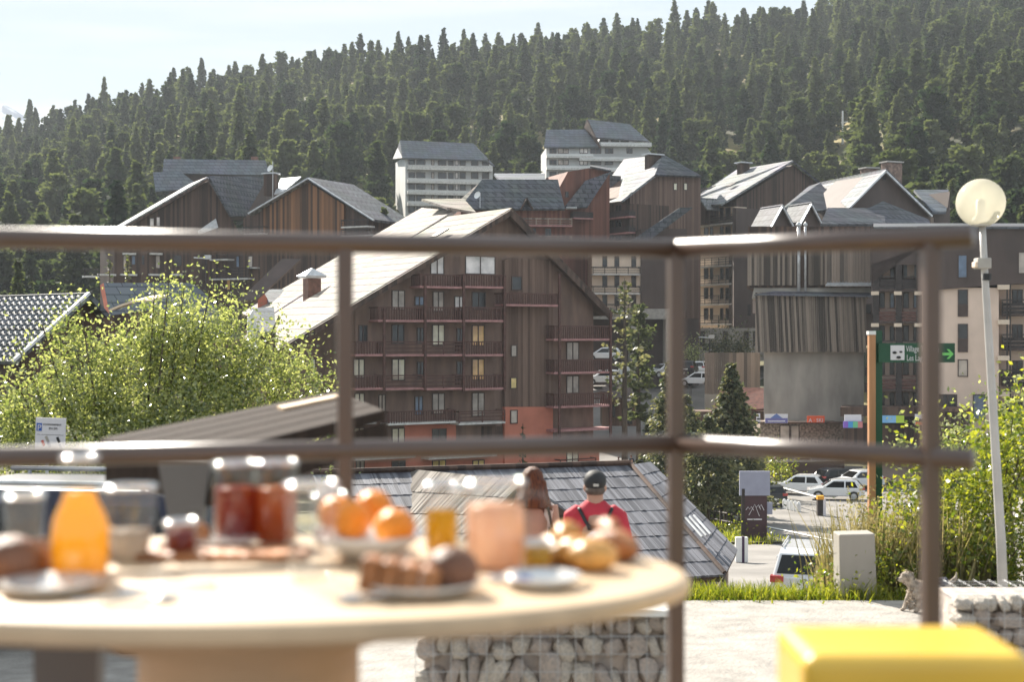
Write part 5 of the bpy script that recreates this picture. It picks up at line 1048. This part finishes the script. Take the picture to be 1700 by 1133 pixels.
# ---------------------------------------------------------------- people and dog
def skinmat(n, c): return mat(n, c, .55, var=.05, scale=6)
M['skin'] = skinmat('skin', (.42,.24,.17)); M['red_cloth'] = mat('red_cotton', (.48,.03,.05), .8, var=.12, scale=5, bump=.3)
M['pale_cloth'] = mat('pale_knit', (.74,.64,.60), .85, var=.1, scale=8, bump=.4); M['dark_cloth'] = mat('dark_denim', (.03,.035,.05), .85, var=.15, scale=8); M['hair'] = mat('brown_hair', (.16,.045,.012), .5, var=.5, scale=14, stretch=(6,6,.6), bump=.6, col2=(.045,.012,.006), spec=.3)
M['hair_tip'] = M['hair']
def soft(mb, name, m, parent, vox=.018, sm=4):          # join limbs and torso into one continuous skin
    o = mb.build(name, m, parent, smooth=True); r = o.modifiers.new('remesh', 'REMESH'); r.mode = 'VOXEL'; r.voxel_size = vox; r.use_smooth_shade = True
    s = o.modifiers.new('smooth', 'SMOOTH'); s.iterations = sm; s.factor = .5; return o
def hand(mb, p, d, s=1.0, side=1):
    p = Vector(p); d = Vector(d).normalized(); sd = Vector((0,1,0)); mb.ball(tuple(p+d*.04*s), (.022*s,.042*s,.05*s), 10)
    for k, ln in enumerate((.062,.07,.066,.05)):
        b = p+d*.075*s+sd*(.030-.02*k)*s; mb.tube([b, b+d*ln*.5*s+Vector((-side*.006,0,0)), b+d*ln*s+Vector((-side*.02,0,0))], [.010*s,.009*s,.007*s], 7)
    b = p+d*.02*s+sd*.035*s; mb.tube([b, b+(d*.7+sd*.7)*.035*s, b+(d+sd*.35)*.062*s], [.012*s,.011*s,.008*s], 7)
def person(label, loc, rz, H=1.76, top='red_cloth', legs='dark_cloth', stride=.12, female=False, simple=False, hatc=None, hairlong=False, pack=None, arms=.10, shoe='black'):
    t = thing('person', label, 'person', loc, rz); k = H/1.76; sw = .20*k if not female else .188*k; vox = .02 if not simple else .035
    hs = 1.0 if simple else 1.09; hd = Vector((0,.02,1.64 if simple else 1.612))*k
    b = MB()                                            # body: head, neck, torso, legs, arms, hands; faces local +y (away)
    b.ball(tuple(hd), (.076*k*hs,.098*k*hs,.118*k*hs), 18); b.ball(tuple(hd+Vector((0,.035,-.06))*k), (.055*k,.06*k,.055*k), 12); b.ball(tuple(hd+Vector((0,.105,-.02))*k), (.014*k,.022*k,.022*k), 8)
    for s_ in (-1,1): b.ball(tuple(hd+Vector((s_*.08*hs,0,-.015))*k), (.014*k,.024*k,.036*k), 8)
    b.tube([(0,-.005,1.38*k),(0,.005,1.56*k)], [.078*k,.066*k], 12)
    b.tube([(0,0,.86*k),(0,0,1.05*k),(0,0,1.25*k),(0,0,1.38*k),(0,0,1.44*k)], [.14*k,.13*k,.15*k,.13*k,.06*k], 16)
    for s_ in (-1,1):
        hx = s_*.09*k; sy = s_*stride
        b.tube([(hx,0,.90*k),(hx,sy*.55,.50*k),(hx*1.05,sy-.03,.10*k)], [.085*k,.058*k,.038*k], 12); b.ball((hx*1.05, sy+.03, .045*k), (.042*k,.10*k,.04*k), 10)
        sh = Vector((s_*sw,0,1.40*k)); el = sh+Vector((s_*arms*.55,-.02-sy*.3,-.29*k)); wr = el+Vector((s_*.02,.09-sy*.4,-.25*k))
        b.tube([sh, el, wr], [.05*k,.040*k,.026*k], 12); hand(b, wr, (wr-el), k, s_)
    soft(b, 'body', M['skin'], t, vox if simple else .012, 3)
    c = MB(); wide = 1.0 if not female else .86
    c.lathe([(.001,.84*k),(.165*k*wide,.85*k),(.16*k*wide,1.0*k),(.165*k*wide,1.15*k),(.19*k*wide,1.32*k),(.175*k*wide,1.40*k),(.125*k,1.455*k),(.085*k,1.495*k),(.001,1.50*k)], 24, sy=.68)
    for s_ in (-1,1):
        sy = s_*stride; sh = Vector((s_*(sw-.08*k),0,1.405*k)); s2 = Vector((s_*(sw-.005),0,1.36*k)); el = Vector((s_*(sw+arms*.55),-.02-sy*.3,1.11*k))
        pts = [sh, s2, el] if not female else [sh, s2, el, el+Vector((s_*.02,.07-sy*.3,-.2*k))]
        c.tube(pts, [.075*k,.080*k,.068*k] if not female else [.06*k,.06*k,.052*k,.04*k], 14)
    soft(c, 'shirt' if not female else 'cardigan', M[top], t, vox if simple else .014, 5)
    p = MB()
    for s_ in (-1,1):
        hx = s_*.09*k; sy = s_*stride; p.tube([(hx*.9,0,.96*k),(hx,0,.86*k),(hx,sy*.55,.50*k),(hx*1.05,sy-.03,.09*k)], [.10*k,.105*k,.075*k,.058*k], 14)
    p.lathe([(.001,.80*k),(.155*k,.84*k),(.15*k,.98*k),(.001,.99*k)], 20, sy=.7); soft(p, 'trousers', M[legs], t, vox if simple else .018, 4)
    for s_ in (-1,1): MB().ball((s_*.095*k, s_*stride+.03, .04*k), (.05*k,.13*k,.045*k), 12).build('shoe', M[shoe], t, smooth=True)
    if hatc:
        q = MB(); q.ball(tuple(hd+Vector((0,-.005,.045))*k), (.090*k*hs,.112*k*hs,.088*k*hs), 18); q.lathe([(.001,0),(.10*k,0),(.10*k,.012*k),(.001,.014*k)], 18, tuple(hd+Vector((0,.11,.035))*k), sy=.8); soft(q, 'cap', hatc, t, .012, 2)
        MB().box(-.022,.022,-.140*k,-.128*k,hd.z+.015,hd.z+.035).build('cap_buckle', M['concrete_pale'], t)
        h_ = MB().ball(tuple(hd+Vector((0,-.02,-.03))*k), (.080*k*hs,.090*k*hs,.05*k*hs), 14).build('hair', mat('short_grey_hair',(.10,.075,.06),.7,var=.3,scale=20), t, smooth=True)
    elif hairlong:
        q = MB(); q.ball(tuple(hd+Vector((0,-.02,.03))*k), (.105*k,.120*k,.118*k), 18); q.tube([hd+Vector((0,-.03,.02))*k, hd+Vector((0,-.05,-.08))*k, hd+Vector((0,-.07,-.17))*k, hd+Vector((0,-.08,-.24))*k], [.105*k,.122*k,.148*k,.135*k], 18)
        for i in range(34):
            a = i/33*2*math.pi; x_ = math.cos(a)*.125*k; q.tube([hd+Vector((x_*.85,-.045+.05*math.sin(a),.02))*k, hd+Vector((x_*1.15,-.06+.05*math.sin(a),-.14))*k, hd+Vector((x_*(1.45+random.uniform(-.1,.3)),-.07+.05*math.sin(a),-.22-random.uniform(0,.09)))*k], [.022,.02,.006], 6)
        soft(q, 'hair', M['hair'], t, .009, 2)
    else: MB().ball(tuple(hd+Vector((0,-.015,.03))*k), (.084*k,.105*k,.105*k), 14).build('hair', M['hair'], t, smooth=True)
    if pack == 'sling':
        st = MB()
        for s_ in (-1,1): st.tube([(s_*.15*k,.06,1.44*k),(s_*.135*k,-.075,1.43*k),(s_*.085*k,-.135,1.33*k),(s_*.05*k,-.15,1.28*k)], .017, 8)
        st.tube([(-.075,-.148,1.285*k),(.075,-.148,1.285*k)], .022, 8); soft(st, 'strap', M['black'], t, .010, 2)
        q = MB(); q.ball((0,-.20,1.10*k), (.13,.085,.17), 16); soft(q, 'backpack', mat('pale_grey_nylon',(.45,.50,.55),.6,var=.1,scale=6), t, .014, 3)
    if pack == 'bag':
        st = MB().tube([(.10,.0,1.46*k),(.15,-.10,1.36*k),(.20,-.13,1.12*k),(.22,-.10,.95*k)], .014, 6); st.build('strap', M['black'], t, smooth=True)
    return t
person('man seen from behind in a red t-shirt, black cap and black backpack straps', (U(988,782,11.9).x,11.9,-2.88), R(0), 1.75, 'red_cloth', 'dark_cloth', .14, hatc=mat('black_cap',(.018,.018,.02),.7,var=.2), pack='sling', arms=.12)
person('woman seen from behind with long brown hair and a pale top, beside the man', (U(884,775,12.7).x,12.7,-2.88), R(-4), 1.70, 'pale_cloth', 'dark_cloth', .12, female=True, hairlong=True, pack='bag', arms=.08)
for i,(px,lab,tp) in enumerate(((1027,'far walker in black with an orange-brown head, left of the three on the street','dark_cloth'),(1036,'far walker in black, middle of the three on the street','dark_cloth'),(1048,'far walker in dark clothes with swinging arm, right of the three on the street','dark_cloth'))):
    x, y_, z_ = cpos(px, 121+i, 0); person(lab, (x,y_,z_+.09), R(10*i), 1.72, tp, 'dark_cloth', .15, simple=True, arms=.1)
# small dog: trotting left, pale shaggy front, grey coat on the back
t = thing('dog','small shaggy pale dog with a dark grey back at the road edge','dog',(U(1545,1003,14.7).x,14.7,-2.87), R(6)); k = 1.0
mb = MB(); mb.tube([(-.20,0,.24),(-.10,0,.225),(.05,0,.235),(.20,0,.26)], [.075,.095,.085,.075], 14); mb.tube([(-.19,0,.27),(-.24,0,.33)], [.06,.055], 12)
mb.ball((-.26,0,.36), (.062,.055,.058), 14); mb.ball((-.315,0,.335), (.04,.030,.028), 12)
for s_ in (-1,1):
    mb.tube([(-.18,s_*.05,.22),(-.19-.04*s_,s_*.055,.12),(-.215-.05*s_,s_*.055,.02)], [.042,.026,.022], 10); mb.ball((-.23-.05*s_,s_*.055,.015),(.032,.024,.018),8)
    mb.tube([(.17,s_*.05,.25),(.15+.03*s_,s_*.06,.17),(.215+.03*s_,s_*.06,.10),(.19+.03*s_,s_*.06,.015)], [.055,.038,.024,.020], 10); mb.ball((.175+.03*s_,s_*.06,.013),(.03,.022,.016),8)
    mb.tube([(-.245,s_*.045,.40),(-.235,s_*.07,.37),(-.24,s_*.075,.32)], [.02,.024,.012], 8)
mb.tube([(.21,0,.29),(.27,0,.34),(.28,0,.40)], [.028,.022,.012], 8)
M['fur'] = mat('pale_shaggy_fur', (.50,.42,.34), .9, var=.3, scale=14, bump=1, bscale=60); soft(mb, 'body', M['fur'], t, .010, 2)
q = MB(); q.tube([(-.06,0,.255),(.05,0,.262),(.18,0,.285)], [.088,.083,.07], 14); soft(q, 'dark_back_coat', mat('dark_grey_fur',(.05,.05,.07),.9,var=.3,scale=20,bump=1), t, .012, 2)
MB().ball((-.352,0,.345), .012, 8).build('nose', M['black'], t)
for s_ in (-1,1): MB().ball((-.305,s_*.028,.372), .008, 8).build('eye', M['black'], t)
V, Fc = leaf_cloud([(-.25,0,.36,.075,.07,.07),(-.16,0,.24,.09,.08,.10),(-.2,0,.10,.05,.07,.08),(.1,0,.2,.14,.08,.06)], 2600, .022, 77, clump=0, gap=-9); mesh_np('shaggy_coat', V, Fc, M['fur'], t)
# ---------------------------------------------------------------- gabion walls
M['gstone'] = mat('gabion_limestone', (.62,.51,.43), .85, var=.2, scale=6, bump=.8, col2=(.38,.34,.32)); M['gstone2'] = mat('pale_limestone', (.66,.59,.51), .85, var=.2, scale=6, bump=.8)
stm = []
for k in range(10):
    g = random.Random(k); v = []; 
    bm = bmesh.new(); bmesh.ops.create_icosphere(bm, subdivisions=2, radius=1)
    for q in bm.verts: q.co *= g.uniform(.74,1.16); q.co.x = max(-.8, min(.85, q.co.x)); q.co.y = max(-.75, min(.8, q.co.y)); q.co.z = max(-.85, min(.8, q.co.z))
    me = bpy.data.meshes.new('stone'); bm.to_mesh(me); bm.free(); me.materials.append(M['gstone'] if k % 3 else M['gstone2']); stm.append(me)
def gabion(label, x0, x1, y0, y1, z0, z1, sw, sh, flat):
    t = thing('gabion', label, 'gabion', ((x0+x1)/2, y0, z0)); W = x1-x0; H = z1-z0; D = y1-y0
    zz = 0; rows = 0
    while zz < H-.03:
        h = min(sh*random.uniform(.7,1.2), H-zz); x = 0
        while x < W-.02:
            w_ = min(sw*random.uniform(.5,1.7), W-x); o = bpy.data.objects.new('stone', random.choice(stm)); C.objects.link(o); o.parent = t
            o.location = (x+w_/2-W/2, .09+random.uniform(0,.03), zz+h/2+random.uniform(-.25,.25)*h*.8); o.scale = (w_*.60,.10,h*random.uniform(.42,.66)); o.rotation_euler = (random.uniform(-.2,.2),random.uniform(-.55,.55),random.uniform(-.4,.4)); x += w_
        zz += h
    MB().box(-W/2+.04,W/2-.04,.13,D-.02,.0,H-.05).build('stone_core', M['gstone'], t)
    mb = MB()
    for k in range(int(W/.1)+1): x = -W/2+k*.1; mb.tube([(x,-.01,0),(x,-.01,H),(x,D,H)], .0016, 4, caps=False)
    for k in range(int(H/.1)+1): mb.tube([(-W/2,-.014,k*.1),(W/2,-.014,k*.1)], .0016, 4, caps=False)
    for k in range(int(D/.1)+1): mb.tube([(-W/2,k*.1,H+.004),(W/2,k*.1,H+.004)], .0016, 4, caps=False)
    mb.build('wire_mesh', M['metal_pale'], t); return t
a = U(690,1018,8.0); b = U(1128,1018,8.0)
g1 = gabion('stone filled wire gabion with a pale cap, below the table edge', a.x, b.x, 8.0, 8.45, -2.9, -1.60, .085, .19, 1)
MB().box(-(b.x-a.x)/2,(b.x-a.x)/2,-.02,.46,1.31,1.345).build('cap_slab', M['white_wall'], g1, bevel=.005)
a = U(1588,985,9.0)
gabion('stone filled wire gabion at the right edge, right of the dog', a.x, a.x+1.6, 9.0, 9.6, -2.9, -1.66, .12, .12, 0)
# ---------------------------------------------------------------- terrace railing
M['rail_paint'] = mat('brown_painted_steel', (.092,.058,.045), .34, var=.08, scale=4, spec=.8)
RC = Vector((U(1122,415,3.4).x, 3.4, 0)); zt = U(0,413,3.4).z; zl = U(0,737,3.4).z
RL = Vector((U(-260,0,2.95).x, 2.95, 0)); RR = Vector((U(1545,0,3.02).x, 3.02, 0)); RE = RR+(RR-RC).normalized()*.09
t = thing('terrace_railing','brown steel terrace railing with two rails and square posts','railing',(RC.x,RC.y,-.88))
def rl(p, z): return (p.x-RC.x, p.y-RC.y, z+.88)
for z in (zt, zl):
    MB().tube([rl(RL,z),rl(RC,z)], .0225, 20).build('rail', M['rail_paint'], t, smooth=True); MB().tube([rl(RC,z),rl(RE,z)], .0225, 20).build('rail', M['rail_paint'], t, smooth=True)
for p, zz in ((RC,zt),(RR,zt),(RL.lerp(RC,(U(578,0,3.27).x-RL.x)/(RC.x-RL.x)),zt)):
    q = rl(p,0); o = MB().box(-.018,.018,-.018,.018,0,zz+.88-.01).build('post', M['rail_paint'], t, loc=(q[0],q[1],0), bevel=.005); o.rotation_euler = (0,0,R(10))
# ---------------------------------------------------------------- breakfast table and its things
TZ = -.39; TC = Vector((-.46, 2.33)); TA, TB = .75, .43
M['table_wood'] = mat('pale_oak', (.62,.46,.30), .42, var=.10, scale=3, stretch=(1,9,1), bump=.15, spec=.5); M['table_side'] = mat('oak_side', (.62,.42,.25), .55, var=.12, scale=3, stretch=(1,1,6))
t = thing('breakfast_table','oval pale wooden table with a round wooden base, laid for breakfast in the foreground','table',(TC.x,TC.y,-.88)); h = TZ+.88
prof = [(.001,h-.034),(.97,h-.034),(1.0,h-.026),(1.0,h-.008),(.985,h),(.001,h)]
MB().lathe(prof, 72, sx=TA, sy=TB).build('tabletop', M['table_wood'], t, smooth=False)
MB().lathe([(.001,0),(.175,0),(.172,h-.034),(.001,h-.034)], 40).build('pedestal', M['table_side'], t, loc=(.045,-.08,0), smooth=False)
MB().lathe([(.001,h-.075),(.24,h-.075),(.24,h-.036),(.001,h-.036)], 40, (.045,-.08,0)).build('support_disc', M['table_side'], t)
def tp(px, py): d = -TZ*FPX/(py-HY); return Vector(((px-CX)/FPX*d, d, TZ+.001))
GL = glassmat('clear_glass', (.98,.985,.985), .08, .045); GR = glassmat('glint_glass_rim', (.98,.99,.99), .12, .8); M['chrome'] = mat('polished_steel', (.75,.75,.76), .12, metal=1, var=.02)
def vessel(name, label, cat, px, py, prof, fill=None, fcol=None, n=32, ft=None, handle=0):
    """hollow glass: outer profile, wall 3 mm, with a drink inside up to height fill"""
    t = thing(name, label, cat, tp(px,py)); inner = [(max(.001,r-.003), z if i else z+.004) for i,(r,z) in enumerate(prof)][::-1]
    MB().lathe([(.001,prof[0][1])]+prof+inner+[(.001,.005)], n).build('glass', GL, t, smooth=True)
    rt, zt_ = prof[-1]; mr = MB(); mr.lathe([(rt-.0015+.0042*math.cos(a*math.pi/5), zt_+.0042*math.sin(a*math.pi/5)) for a in range(11)], n); mr.build('rim', GR, t, smooth=True)  # thick mirror-like rim added to catch sun glints
    if fill:
        lq = [(.001,.006)]
        for (r0,z0),(r1,z1) in zip(prof, prof[1:]):
            if z0 < fill: lq.append((max(.001,r0-.0035), max(z0,.006)))
            if z0 < fill <= z1: lq.append((r0+(r1-r0)*(fill-z0)/(z1-z0+1e-6)-.0035, fill)); break
        MB().lathe(lq+[(.001,lq[-1][1])], n).build('drink', fcol, t, smooth=True)
    if handle:
        hz = prof[-1][1]; r = prof[-1][0]; MB().tube([(r*.95,0,hz*.85),(r+.03,0,hz*.86),(r+.045,0,hz*.6),(r+.03,0,hz*.3),(r*.95,0,hz*.22)], .007, 10).build('handle', GL, t, smooth=True)
    return t
OJ = liquid('orange_juice', (1.0,.60,.015)); RD = liquid('red_jam', (.34,.055,.035)); BR = liquid('brown_orange_jam', (.50,.17,.06)); PK = liquid('peach_smoothie', (.92,.66,.50)); YL = liquid('golden_juice', (.80,.52,.01)); WT = liquid('grey_milk', (.6,.57,.54))
vessel('juice_bottle','glass bottle of bright orange juice at the left of the table','bottle',133,962,[(.034,0),(.043,.006),(.047,.025),(.048,.07),(.045,.092),(.037,.112),(.030,.125),(.0275,.14),(.027,.175),(.029,.18),(.029,.193)],.138,OJ)
vessel('drinking_glass','large clear empty tumbler right of the orange juice bottle','glass',215,930,[(.028,0),(.034,.01),(.043,.06),(.047,.10),(.047,.125)],.05,liquid('pale_water',(.62,.55,.48),.7))
vessel('jam_jar','jar of dark red jam, left one of the two jars','jar',390,905,[(.036,0),(.040,.006),(.041,.10),(.041,.135),(.040,.15)],.105,RD)
vessel('jam_jar','jar of brown-orange jam, right one of the two jars','jar',458,903,[(.036,0),(.041,.006),(.042,.10),(.042,.135),(.041,.15)],.103,BR)
vessel('tall_glass','tall clear glass in front of the jam jars','glass',517,962,[(.030,0),(.037,.006),(.040,.06),(.043,.15)],.0,None)
vessel('carafe','small glass of golden juice left of the peach jug','glass',733,917,[(.026,0),(.031,.006),(.032,.10),(.032,.12)],.072,YL)
vessel('smoothie_jug','glass jug of peach smoothie with a handle','jug',822,943,[(.044,0),(.050,.006),(.051,.08),(.050,.135),(.052,.142)],.103,PK,handle=1)
vessel('drinking_glass','short clear glass behind the oranges','glass',545,903,[(.026,0),(.031,.006),(.034,.09)],.03,WT)
vessel('drinking_glass','clear tumbler between the golden juice and the peach jug','glass',775,905,[(.024,0),(.028,.006),(.031,.10)],.0,None)
vessel('glass_pot','small glass pot of honey left of the croissants','pot',893,948,[(.022,0),(.026,.005),(.027,.045)],.034,YL)
vessel('glass_pot','small glass pot of dark jam beside the serving board','pot',300,925,[(.024,0),(.028,.005),(.029,.06)],.045,RD)
vessel('drinking_glass','clear tumbler at the far left behind the dark roll','glass',40,905,[(.028,0),(.034,.01),(.040,.09)],.0,None)
# oranges in a bowl
bw = thing('fruit_bowl','white bowl holding oranges','bowl',tp(612,930)); M['china'] = mat('white_china', (.75,.73,.70), .15, var=.02, coat=1)
MB().lathe([(.001,.004),(.035,0),(.045,.004),(.075,.025),(.098,.045),(.095,.046),(.07,.028),(.04,.010),(.001,.010)], 36).build('bowl', M['china'], bw, smooth=True)
M['orange'] = mat('orange_peel', (.90,.28,.01), .38, var=.08, scale=30, bump=.4, bscale=90)
og = None
for i,(px,py,z,lab) in enumerate(((585,921,.028,'orange at the left of the bowl'),(655,935,.026,'orange at the right front of the bowl'),(620,905,.034,'orange at the back of the bowl'),(560,912,.030,'orange half hidden at the far left of the bowl'))):
    p = tp(px,py); o = thing('orange_fruit', lab, 'orange', (p.x,p.y,TZ+z), group='oranges in the white bowl'); MB().ball((0,0,.034), (.036,.036,.033), 20).build('peel', M['orange'], o, smooth=True); MB().lathe([(.001,0),(.004,.001),(.003,.004)],6,(0,0,.066)).build('stem_end', M['green'], o)
# breads
M['crust'] = mat('baked_crust', (.42,.17,.06), .5, var=.35, scale=12, bump=.6); M['crust_dark'] = mat('dark_baked_crust', (.20,.085,.045), .55, var=.3, scale=12, bump=.6); M['crust_gold'] = mat('golden_pastry', (.72,.36,.09), .35, var=.3, scale=14, bump=.5)
def bun(label, px, py, r, m, rz=0, name='bread_roll', lift=0):
    p = tp(px,py); o = MB().ball((0,0,r[2]*.9), r, 20, jit=.03).build(name, M[m], None, smooth=True); o.location = (p.x,p.y,TZ+.002+lift); o.rotation_euler = (0,0,rz); return tag(o, label, 'bread')
bun('dark brown bread roll at the far left table edge', 18,968,(.048,.045,.038),'crust_dark'); bun('brown bread behind the dark roll at the left', 75,945,(.05,.04,.026),'crust'); bun('golden bun behind the juice bottle',168,925,(.04,.035,.028),'crust_gold'); bun('small brown roll left of the jam jars',318,912,(.034,.03,.026),'crust'); bun('round dark brown roll right of the sliced loaf', 750,985,(.042,.042,.036),'crust_dark')
def croissant(label, px, py, L2, m, rz, lift=0):
    p = tp(px,py); t = thing('croissant', label, 'croissant', (p.x,p.y,TZ+lift), rz); mb = MB(); pts = []; rs = []
    for k in range(13):
        a = (k/12-.5)*2.2; pts.append((math.sin(a)*L2, math.cos(a)*L2*.55-L2*.55, .024)); rs.append(max(.004,(.46*L2*(1-abs(k/12-.5)**1.6*2.6))*(1+.12*(k % 2))))
    mb.tube(pts, rs, 14).build('crust', M[m], t, smooth=True); return t
croissant('golden croissant at the left of the pastry pile',925,935,.058,'crust_gold',R(20)); croissant('golden croissant in the middle of the pastry pile',965,942,.058,'crust_gold',R(-10)); croissant('golden croissant on top of the pastry pile',940,925,.042,'crust_gold',R(60),.018)
croissant('brown pain pastry leaning at the right of the pile',1020,930,.062,'crust',R(-40),.0); croissant('brown croissant on top at the right of the pile',1010,922,.042,'crust',R(-70),.022)
o = bun('golden brioche at the right of the pastry pile',985,948,(.042,.036,.026),'crust_gold')
p = tp(655,990); t = thing('bread_slices','stack of thick brown bread slices on a white napkin in front of the oranges','bread',p)
for k in range(4): MB().box(-.055+k*.03,-.027+k*.03,-.03,.03,.002,.052).build('slice', M['crust'], t, bevel=.006).rotation_euler = (0,R(10),0)
p = tp(360,925); t = thing('serving_board','wooden serving board under the jam jars','board',p); MB().box(-.13,.16,-.06,.05,0,.012).build('board', M['crust'], t, bevel=.003)
p = tp(345,915); t = thing('napkin','folded white napkin on the serving board','napkin',(p.x,p.y,TZ+.013)); MB().slab([(-.08,-.04,.006),(.08,-.045,.012),(.085,.04,.01),(-.075,.045,.006)], .005).build('cloth', M['china'], t)
def plate(label, px, py, r=.10):
    t = thing('plate', label, 'plate', tp(px,py)); MB().lathe([(.001,.003),(r*.55,.0),(r*.7,.004),(r,.016),(r*.99,.019),(r*.68,.008),(.001,.006)], 40).build('dish', M['china'], t, smooth=True)
plate('white plate under the dark roll and bread slices', 700,985,.09); plate('white plate at the left in front of the juice bottle', 85,985,.075); plate('white plate right of the peach jug', 900,975,.06)
def spoon(label, px, py, rz, n='spoon'):
    p = tp(px,py); t = thing(n, label, 'cutlery', (p.x,p.y,TZ+.003), rz); MB().ball((.0,0,.004),(.022,.014,.005),12).build('bowl', M['chrome'], t, smooth=True); MB().tube([(.02,0,.004),(.06,0,.008),(.13,0,.004)], [.003,.002,.004], 8).build('handle', M['chrome'], t, smooth=True)
spoon('steel spoon lying in front of the juice bottle', 215,990, R(25)); spoon('steel spoon left of the table centre', 275,1000, R(-160)); spoon('steel spoon in front of the bread slices', 585,1000, R(10)); spoon('steel spoon beside the peach jug', 830,965, R(35)); spoon('steel spoon near the right table edge', 878,978, R(160))
p = tp(150,985); t = thing('small_glass_pot','small glass pot in front of the juice bottle','pot',p); MB().lathe([(.001,0),(.022,.002),(.024,.03),(.021,.03),(.019,.006),(.001,.006)],20).build('glass',GL,t,smooth=True)
p = tp(862,972); t = thing('butter_pack','small blue wrapped butter portion near the right table edge','butter',p); MB().box(-.018,.018,-.012,.012,0,.012).build('wrapper', mat('blue_foil',(.05,.14,.5),.25,metal=.5), t, bevel=.003)
# stool and other furniture on the terrace
M['yellow'] = mat('yellow_lacquer', (.80,.50,.04), .42, var=.07, scale=3, spec=.6, coat=.6, bump=.15)
t = thing('yellow_stool','glossy yellow block stool with rounded edges at the lower right','stool',(U(1492,1060,2.14).x,2.14,-.88))
MB().box(-.165,.165,-.115,.115,0,.421).build('seat_block', M['yellow'], t, bevel=.022, bseg=4)
M['grey_metal'] = mat('grey_powder_coat', (.13,.125,.125), .5, var=.06)
t = thing('terrace_chair','grey metal chair leg panel showing under the left of the table','chair',(U(112,1090,2.75).x,2.75,-.88))
MB().add([(-.06,0,0),(.05,0,0),(.05,.05,0),(-.06,.05,0),(-.07,0,.44),(.066,0,.44),(.066,.05,.44),(-.07,.05,.44)],[(0,3,2,1),(4,5,6,7),(0,1,5,4),(1,2,6,5),(2,3,7,6),(3,0,4,7)]).build('leg', M['grey_metal'], t)

M['plank_dark'] = mat('dark_brown_planks', (.030,.018,.013), .9, var=.3, scale=5, stretch=(1,6,1), bump=.4, spec=.2)
t = thing('plank_top','dark brown plank canopy on a tapering grey leg, behind the railing, left','canopy',(U(310,0,4.2).x,4.2,-2.9)); o3 = t.location  # blurred plank top, left unidentified; built as a roof on one leg
def C3(px,py,d): return U(px,py,d)-o3
zc_ = -.36
pl, pb, pr_, pf = [Vector((U(px,0,-zc_*FPX/(py-HY)).x, -zc_*FPX/(py-HY), zc_))-o3 for px,py in ((165,728),(562,668),(640,702),(330,757))]
pb.z += .06; pr_.z += .05
for k in range(5):
    f0, f1 = k/5, (k+.93)/5; a = pl.lerp(pf,f0); b = pb.lerp(pr_,f0); c = pb.lerp(pr_,f1); d_ = pl.lerp(pf,f1); MB().slab([a,b,c,d_], .045).build('plank', M['plank_dark'], t, bevel=.006)
lg = C3(310,768,4.2); MB().add([(lg.x-.075,-.04,lg.z),(lg.x+.075,-.04,lg.z),(lg.x+.075,.04,lg.z),(lg.x-.075,.04,lg.z),(lg.x-.03,-.03,lg.z-.26),(lg.x+.035,-.03,lg.z-.26),(lg.x+.035,.03,lg.z-.26),(lg.x-.03,.03,lg.z-.26),(lg.x-.03,-.03,0),(lg.x+.035,-.03,0),(lg.x+.035,.03,0),(lg.x-.03,.03,0)],
    [(0,1,2,3),(0,4,5,1),(1,5,6,2),(2,6,7,3),(3,7,4,0),(4,8,9,5),(5,9,10,6),(6,10,11,7),(7,11,8,4)]).build('leg', M['grey_metal'], t)

mb = MB(); a_, b_ = pl.lerp(pf,1.0), pr_.copy()
mb.slab([pf+Vector((0,0,-.05)), pr_+Vector((0,0,-.05)), pr_+Vector((0,.05,-.05)), pf+Vector((0,.05,-.05))], .10); mb.slab([pl+Vector((.02,0,-.05)), pf+Vector((.02,0,-.05)), pf+Vector((.07,0,-.05)), pl+Vector((.07,0,-.05))], .10); mb.build('fascia_board', M['plank_dark'], t)
g_ = lambda t_, f: pl.lerp(pf,f).lerp(pb.lerp(pr_,f), t_)+Vector((0,0,.012))
MB().slab([g_(.60,.22),g_(.93,.22),g_(.93,.34),g_(.60,.34)], .02).build('lit_strip', M['table_side'], t)  # pale strip laid on the planks in place of sunlight falling there
# ---------------------------------------------------------------- air
hz = MB().box(-2600,2600,-75,2600,-63,300).build('haze', []); kind(hz, 'stuff')
hm = bpy.data.materials.new('haze'); hm.use_nodes = True; ht = hm.node_tree
for n_ in list(ht.nodes):
    if n_.type != 'OUTPUT_MATERIAL': ht.nodes.remove(n_)
pv = ht.nodes.new('ShaderNodeVolumePrincipled'); pv.inputs['Color'].default_value = (.88,.94,1,1); pv.inputs['Density'].default_value = .00021; pv.inputs['Anisotropy'].default_value = 0.0
ht.links.new(pv.outputs[0], [n_ for n_ in ht.nodes if n_.type == 'OUTPUT_MATERIAL'][0].inputs['Volume']); hz.data.materials.append(hm)
